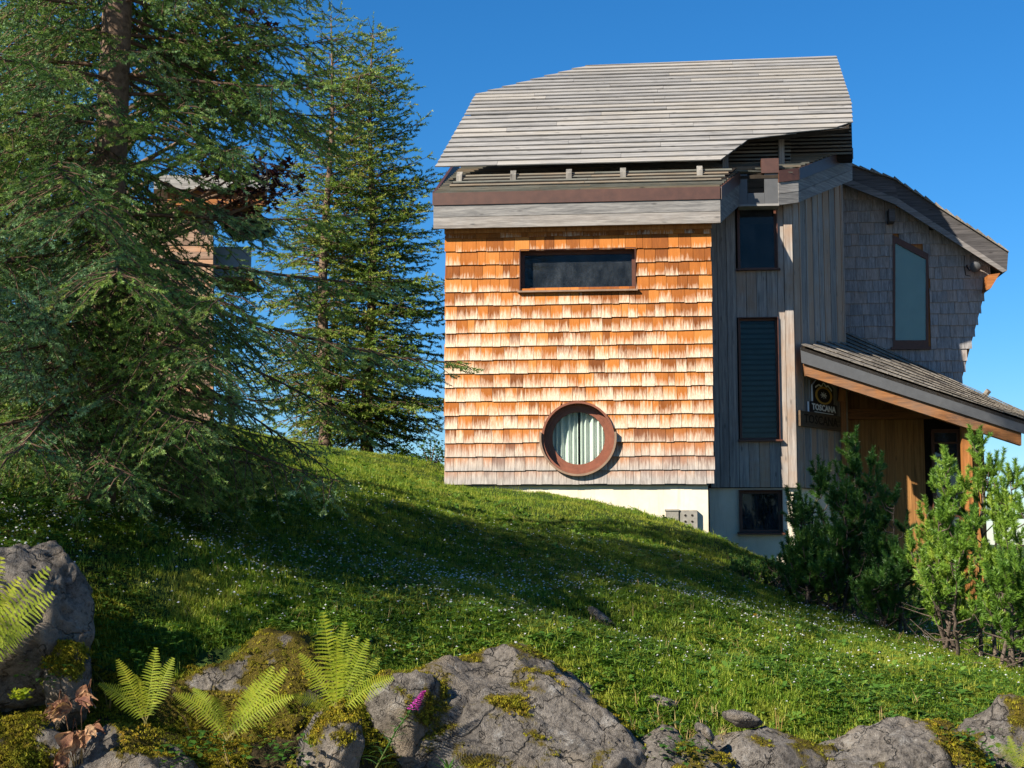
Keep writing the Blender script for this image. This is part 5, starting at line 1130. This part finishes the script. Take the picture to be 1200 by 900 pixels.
# withered plant below the boulder
wb_ = P(95, 890, 8.65); root = empty('withered_plant', wb_); tag(root, 'withered plant with curled brown leaves on arching stalks below the boulder', 'plant')
for i, (px, py, n_l, sz_, ang) in enumerate(((68, 828, 4, .15, 3.0), (104, 816, 3, .14, .4), (90, 862, 5, .13, -1.4), (74, 884, 6, .10, -2.2), (112, 850, 3, .10, -.6))):
    c_ = P(px, py, 8.6) - wb_; rgl = random.Random(90 + i)
    for k in range(n_l):
        T = []; hh = []; rr = []; a = ang + rgl.uniform(-.9, .9); d = Vector((math.cos(a), rgl.uniform(-.6, .1), math.sin(a) * .6 + rgl.uniform(-.3, .3)))
        o_ = c_ + Vector((-math.cos(ang) * sz_ * .5 + rgl.uniform(-.03, .03), rgl.uniform(-.03, .03), rgl.uniform(-.03, .03))); up_ = Vector((rgl.uniform(-.6, .6), -1, rgl.uniform(-.2, .9))); w0 = sz_ * rgl.uniform(.45, .75); rb = rgl.random()
        for hf in (-1, 1):                              # two half blades folded along the midrib
            d_ = d.normalized(); s_ = d_.cross(up_).normalized() * hf; q = o_.copy(); dd = d_.copy(); prev = None; fold = up_.normalized() * rgl.uniform(-.2, .9); curl = Vector((0, 0, -1)) * rgl.uniform(.4, 1.6)
            for m_i in range(9):
                t = m_i / 8; ww = w0 * .5 * (math.sin(min(1, t * 1.1 + .08) * 3.05) + .01) * (1 + .25 * rgl.uniform(-1, 1)); cur = (q.copy(), q + (s_ + fold * .5) * ww * .6 + up_ * .006 * rgl.uniform(-1, 1), q + (s_ + fold) * ww + up_ * .012 * rgl.uniform(-1, 1))
                if prev:
                    for e in range(2): T += [(prev[e], prev[e + 1], cur[e + 1]), (prev[e], cur[e + 1], cur[e])]; hh += [1, 1]; rr += [rb + .25 * e + rgl.uniform(-.15, .15)] * 2
                prev = cur; q = q + dd * (sz_ / 8); dd = (dd + curl * .125).normalized()
        link('leaf', tri_mesh('leaf', np.array([[tuple(v) for v in t] for t in T]), hh, rr), m_wither, root)
    top = c_ + Vector((rgl.uniform(-.04, .02), .02, .10 if i < 3 else .03)); MB().tube([(rgl.uniform(-.03, .03), 0, -.1), top * .5 + Vector((-.03, 0, .05)), top, c_ + Vector((0, .01, .02))], [.004, .0035, .003, .002], 5).build('stalk', m_wither, root, True)
yl = P(24, 815, 8.75); herb('sedum', 'round yellowish cushion plant on the mossy stone under the boulder', 'plant', yl, 9, [((random.Random(k).gauss(0, .03), random.Random(k + 99).gauss(0, .02), random.Random(k + 50).uniform(-.03, .03)), (math.cos(k * 2.4), math.sin(k * 2.4), 1.0), .028, .018, .5) for k in range(110)], m_fern)
# broad dark leaves under the old spruce
for i, (px, py, n, sz_) in enumerate(((35, 600, 16, .20), (90, 612, 14, .18), (140, 600, 12, .15), (165, 630, 10, .12), (15, 585, 12, .2), (205, 600, 22, .14), (250, 620, 18, .11), (55, 575, 22, .22))):
    rgl = random.Random(120 + i); b_ = GP(px, py + 12, 8.5, 16); lv = []; st = []
    for k in range(n):
        a = rgl.uniform(0, 6.283); r = rgl.uniform(.05, .28); h_ = rgl.uniform(.08, .26); p = Vector((math.cos(a) * r, math.sin(a) * r, h_)); lv.append((p, Vector((math.cos(a), math.sin(a), .15)), sz_ * rgl.uniform(.7, 1.2), sz_ * .75, .9)); st.append(([(0, 0, -.03), p * .5 + Vector((0, 0, .05)), p], [.005, .004, .003]))
    herb('leafy_plant', ('wide dark leaved plant nearest above the boulder top', 'dark leafy plant at the foot of the spruce trunk', 'leafy weed among the needle litter by the spruce roots', 'small leafy weed on the brown litter above the clover', 'broad leaved clump in deep shade behind the boulder', 'spreading leafy plant right of the spruce trunk', 'leafy plant with light upper leaves on the shaded slope', 'dark leafy tangle at the left end of the slope')[i], 'plant', b_, 130 + i, lv, m_leafg, st)
# ivy-like weeds on the bank and at the lower right
for i, (px, py, Y_, n, lab) in enumerate(((250, 872, 8.75, 70, 'low weed with small round leaves growing under the browning fern'), (215, 885, 8.7, 50, 'trailing weed with pale green leaves at the foot of the mossy bank'), (1130, 868, 10.15, 60, 'low weed with red tinged leaves between the rough knob and the furrowed rock'), (1165, 885, 10.0, 50, 'green weed beneath the furrowed dark rock'), (795, 880, 9.6, 70, 'mixed low weeds around the dry stalks'), (765, 850, 9.9, 50, 'small weeds beside the sloping rock flank'), (140, 775, 9.4, 80, 'leafy weed in the shadow right of the boulder'), (330, 880, 8.7, 70, 'dark leafy weed at the foot of the tall fern'), (60, 790, 8.9, 50, 'small leafy weed in the gap under the boulder'), (190, 745, 9.7, 80, 'leafy weed at the upper rim of the mossy bank'))):
    rgl = random.Random(150 + i); b_ = P(px, py, Y_); lv = []
    for k in range(n):
        p = Vector((rgl.gauss(0, .10), rgl.gauss(0, .07), rgl.uniform(-.06, .09))); a = rgl.uniform(0, 6.283); lv.append((p, Vector((math.cos(a), math.sin(a) - .4, rgl.uniform(-.2, .6))), rgl.uniform(.03, .06), rgl.uniform(.025, .04), .8))
    herb('weed', lab, 'plant', b_, 160 + i, lv, m_leafg)
# hawkweed blossoms standing above the grass
m_yel = plain('hawkweed_petals', (.80, .36, .02), .6, .2, .1, 30, 0)
for i, (px, py, lab) in enumerate(((642, 640, 'tall orange hawkweed blossom on the slope below the round window'), (612, 660, 'yellow hawkweed blossom among the white flowers'), (568, 645, 'orange hawkweed blossom at the edge of the tree shadow'), (885, 726, 'yellow hawkweed blossom beside the dark pine'), (372, 640, 'yellow blossom in the dark grass under the spruce'), (286, 645, 'yellow blossom above the clover patch'))):
    b_ = GP(px, py + 9, 9, 24); k_ = b_.y / 1700; h_ = 13 * k_; o = empty('hawkweed', b_); tag(o, lab, 'flower'); MB().tube([(0, 0, -.02), (.01, 0, h_ * .5), (0, 0, h_)], [.004, .003, .003], 4).build('stem', m_leafg, o)
    vs = [(0, 0, h_ + .008)]; fs = []
    for j in range(12): a = j * .5236; r = .020 if j % 2 else .012; vs.append((r * math.cos(a), r * math.sin(a), h_ + .012))
    fs = [(0, 1 + j, 1 + (j + 1) % 12) for j in range(12)]; MB().add(vs, fs).add([(x, y, z - .012) for x, y, z in vs], [f[::-1] for f in fs]).build('blossom', m_yel, o)
# low shrubs on the crest beside the chalet
for i, (px, py, Y_, r, lab) in enumerate(((505, 525, 25.5, .38, 'low green shrub on the crest against the chalet corner'), (470, 530, 26.5, .30, 'small shrub on the crest below the slender spruce'))):
    b_ = P(px, py + 14, Y_); b_.z = gz(b_.x, b_.y); rgl = random.Random(170 + i); root = empty('shrub', b_); tag(root, lab, 'shrub'); C_ = []; st = MB()
    for k in range(420):
        d = Vector((rgl.gauss(0, 1), rgl.gauss(0, 1), rgl.gauss(0, 1))).normalized() * r * rgl.random() ** .4; C_.append(Vector((d.x, d.y, abs(d.z) * 1.3 + .05)))
    for k in range(12): st.tube([(0, 0, -.05), C_[k] * .5 + Vector((0, 0, .05)), C_[k]], [.012, .008, .003], 4)
    st.build('stems', m_bark, root); link('leaves', bake_leaves('leaves', C_, .045, [rgl.random() for _ in C_], leaf_tris(3), 180 + i), m_maple, root)

# ------------------------------------------------------------------ things fixed to the chalet
m_signdark = plain('dark_sign_board', (.018, .012, .016), .5, .4, .2, 20, 0); m_gold = plain('gold_ring', (.50, .30, .06), .5, .5, .1, 20, 0); m_signw = plain('white_lettering', (.75, .75, .75), .6, .3, .03, 20, 0)
m_carved = wood('old_carved_plaque', (.05, .032, .018), (.085, .055, .032), (.12, .085, .05), 'x', None, knots=False); m_carve2 = plain('carved_letters', (.03, .02, .012), .9, .1, .2, 20, 0)
def wall_frame(name, px, py, off):
    o = empty(name); p = toW(OW(px, py, off)); x = (toW(wvL) - toW((0, 0, 0))).normalized(); z = Vector((x.y, -x.x, 0)); y = Vector((0, 0, 1))
    M_ = Matrix((x, y, z)).transposed().to_4x4(); M_.translation = p; o.matrix_world = M_; return o
def text_part(name, body, mat, parent, wid, x, y, z, bold=.0, depth=.004):
    cu_ = bpy.data.curves.new(name, 'FONT'); cu_.body = body; cu_.align_x = 'CENTER'; cu_.align_y = 'CENTER'; cu_.extrude = depth; cu_.offset = bold; cu_.resolution_u = 2
    o = bpy.data.objects.new(name, cu_); COL.objects.link(o); dg = bpy.context.evaluated_depsgraph_get(); dg.update(); me = bpy.data.meshes.new_from_object(o.evaluated_get(dg)); bpy.data.objects.remove(o)
    xs_ = [v.co.x for v in me.vertices]; k_ = wid / (max(xs_) - min(xs_))
    for v in me.vertices: v.co = Vector((v.co.x * k_ + x, v.co.y * k_ * .72 + y, v.co.z + z))
    me.materials.clear(); return link(name, me, mat, parent)
sl, sr_2 = (OW(947, 470) - C0).dot(wvL), (OW(979, 470) - C0).dot(wvL); SW = sr_2 - sl; sh = OW(963, 444).z - OW(963, 488).z
sg = wall_frame('house_sign', 963, 466, .03); tag(sg, 'dark shield shaped name sign with gold ring and white lettering beside the porch', 'sign')
outl = [(-.5, -.42), (-.42, -.5), (.42, -.5), (.5, -.42), (.5, -.16), (.36, -.14), (.36, .28), (.22, .42), (0, .5), (-.22, .42), (-.36, .28), (-.36, -.14), (-.5, -.16)]
MB().prism([(x * SW * 1.04, y * sh * 1.03, 0) for x, y in outl], (0, 0, .02)).build('rim', m_signw, sg); MB().prism([(x * SW, y * sh, .0205) for x, y in outl], (0, 0, .012)).build('panel', m_signdark, sg)
vs = []; fs = []
for k in range(48):
    a = k * 2 * math.pi / 48
    for r in (.24, .30): vs += [(r * SW * math.cos(a) * 1.0, .05 * sh + r * .78 * sh * math.sin(a), .034), (r * SW * math.cos(a), .05 * sh + r * .78 * sh * math.sin(a), .040)]
for k in range(48):
    i, j = 4 * k, 4 * ((k + 1) % 48)
    for q in ((1, 3), (3, 2), (2, 0), (0, 1)): fs.append((i + q[0], i + q[1], j + q[1], j + q[0]))
MB().add(vs, fs).build('ring', m_gold, sg)
pk = [(-.30, .26), (-.17, .34), (-.08, .30), (0, .42), (.09, .32), (.16, .35), (.30, .24)]
mk = MB()
for (x0, y0), (x1, y1) in zip(pk[:-1], pk[1:]): mk.hexa([(x0 * SW, y0 * sh, .034), (x1 * SW, y1 * sh, .034), (x1 * SW, (y1 - .045) * sh, .034), (x0 * SW, (y0 - .045) * sh, .034)], (0, 0, .005))
mk.build('mountain_line', m_signw, sg)
em = MB(); flake = [(0, .11), (.11, 0), (0, -.11), (-.11, 0)]
for a in range(4):
    c_, s_ = math.cos(a * .785), math.sin(a * .785); em.hexa([((-.11 * c_) * SW, .05 * sh + (-.11 * s_) * sh * .75 - .004, .034), ((.11 * c_) * SW, .05 * sh + (.11 * s_) * sh * .75 - .004, .034), ((.11 * c_) * SW, .05 * sh + (.11 * s_) * sh * .75 + .012, .034), ((-.11 * c_) * SW, .05 * sh + (-.11 * s_) * sh * .75 + .012, .034)], (0, 0, .005))
em.build('emblem', m_signw, sg)
text_part('lettering', 'TOSCANA', m_signw, sg, SW * .86, 0, -.29 * sh, .034, .025)
MB().box((-.34 * SW, -.42 * sh, .034), (.34 * SW, -.405 * sh, .037)).build('underline', m_signw, sg)
pq = wall_frame('name_plaque', 960, 493.5, .03); tag(pq, 'long dark carved wooden plaque under the shield sign', 'sign')
pw_ = ((OW(983, 493) - C0).dot(wvL) - (OW(936, 493) - C0).dot(wvL)); ph_ = OW(960, 484.5).z - OW(960, 502).z
MB().box((-pw_ / 2, -ph_ / 2, 0), (pw_ / 2, ph_ / 2, .035)).build('plank', m_carved, pq); text_part('lettering', 'TOSCANA', m_carve2, pq, pw_ * .84, 0, 0, .034, .02)
# socket boxes at the plinth corner
m_box = plain('grey_meter_box', (.20, .19, .165), .7, .3, .3, 12); bxr = empty('meter_box', H0, -YAW); tag(bxr, 'grey box with round sockets at the plinth corner', 'meter box'); vb_ = .055
a, b2 = HW(797, 608, vb_), HW(817, 608, vb_); z0_, z1_ = HW(806, 622, vb_).z, HW(806, 598, vb_).z
MB().box((a.x, vb_ - .09, z0_), (b2.x, vb_, z1_)).build('case', m_box, bxr)
for i in range(2):
    for j in range(2):
        c_ = Vector((a.x + (b2.x - a.x) * (.3 + .4 * i), vb_ - .092, z0_ + (z1_ - z0_) * (.45 + .3 * j))); MB().prism([c_ + Vector((.017 * math.cos(k * .628), 0, .017 * math.sin(k * .628))) for k in range(10)], (0, -.006, 0)).build('socket', m_dark, bxr)
bx2 = empty('cable_box', H0, -YAW); tag(bx2, 'small low grey box next to the socket box on the plinth', 'box')
MB().box((HW(780, 602, vb_).x, vb_ - .10, HW(788, 610, vb_).z), (HW(795, 602, vb_).x, vb_, HW(788, 599, vb_).z)).build('case', m_box, bx2); MB().box((HW(779, 602, vb_).x, vb_ - .115, HW(788, 598.9, vb_).z), (HW(796, 602, vb_).x, vb_, HW(788, 597, vb_).z)).build('lid', m_box, bx2)
# flood lamp on the wing
lm = empty('wall_lamp', H0, -YAW); tag(lm, 'round grey flood lamp under the eave of the rear wing', 'lamp'); lc = HW(1142, 311, VW - .22)
vs = []; prof = [(.0, -.02), (.05, -.02), (.085, .02), (.10, .08), (.09, .10)]
tubep = [lc + Vector((.03, .05, 0)) + Vector((-.2, -.75, -.35)).normalized() * d_ for _, d_ in prof]
MB().tube(tubep, [max(.02, r) for r, _ in prof], 14).build('lamp_head', m_greymetal, lm, True)
MB().tube([lc + Vector((-.08, .22, .06)), lc + Vector((-.11, .12, .0)), lc + Vector((-.08, .05, -.08)), lc + Vector((.02, .06, -.02))], .012, 6).build('bracket', m_dark, lm, True)
MB().tube([lc + Vector((-.13, .2, .22)), lc + Vector((-.14, .19, .05)), lc + Vector((-.12, .19, -.14)), lc + Vector((-.04, .18, -.16))], .008, 5).build('cable', m_dark, lm, True)
# ------------------------------------------------------------------ neighbouring chalet seen between the spruces
nb = empty('neighbour_chalet', P(200, 500, 33.0)); nb.location.z = 0; tag(nb, 'neighbouring wooden chalet with orange eave seen between the spruces', 'chalet'); NO = nb.location.copy()
def NP(px, py, Y): return P(px, py, Y) - NO
def nbox(name, x0, x1, y0, y1, Y, d, mat, rnd=.5):
    a, b_ = NP(x0, y1, Y), NP(x1, y0, Y); return MB().box((a.x, a.y, a.z), (b_.x, a.y + d, b_.z), rnd).build(name, mat, nb)
nbox('eave_beam', 196, 311, 222, 240, 32.4, .25, m_orange); nbox('eave_beam', 190, 306, 241, 247, 32.7, .25, m_beam)
MB().hexa([NP(250, 247.5, 32.8), NP(304, 247.5, 32.8), NP(296, 252, 32.8), NP(252, 258, 32.8)], (0, 2.5, 0)).build('soffit', m_under, nb)
a, b_ = NP(180, 221.5, 32.2), NP(316, 205, 32.2); MB().hexa([(a.x, a.y, a.z), (b_.x, a.y, a.z), (b_.x, a.y, b_.z), (a.x, a.y, b_.z)], (-1.4, 5.6, .5)).build('roof_edge', m_roofplank, nb)
m_nwall = wood('brown_grey_cladding', (.17, .11, .08), (.30, .20, .145), (.42, .30, .22), 'x', (.34, .17, .08), .5); rgl = random.Random(4)
for r in range(42):
    y0 = 246 + r * 8.2; nbox('cladding_board', 120, 249.5 + rgl.uniform(-.4, .4), y0, y0 + 7.9, 33.0 + rgl.uniform(-.02, .02), .12, m_nwall, rgl.random())
a, b_ = NP(122, 596, 33.15), NP(247, 240, 33.15); MB().hexa([(a.x, a.y, a.z), (b_.x, a.y, a.z), (b_.x, a.y, b_.z), (a.x, a.y, b_.z)], (-1.2, 4.5, 0)).build('body', m_nwall, nb)
nbox('balcony_panel', 248, 294, 289, 324, 34.0, .1, plain('pale_grey_panel', (.36, .37, .39), .7, .2, .08, 3)); nbox('balcony_floor', 246, 296, 324.5, 329, 33.6, 1.6, m_beam)
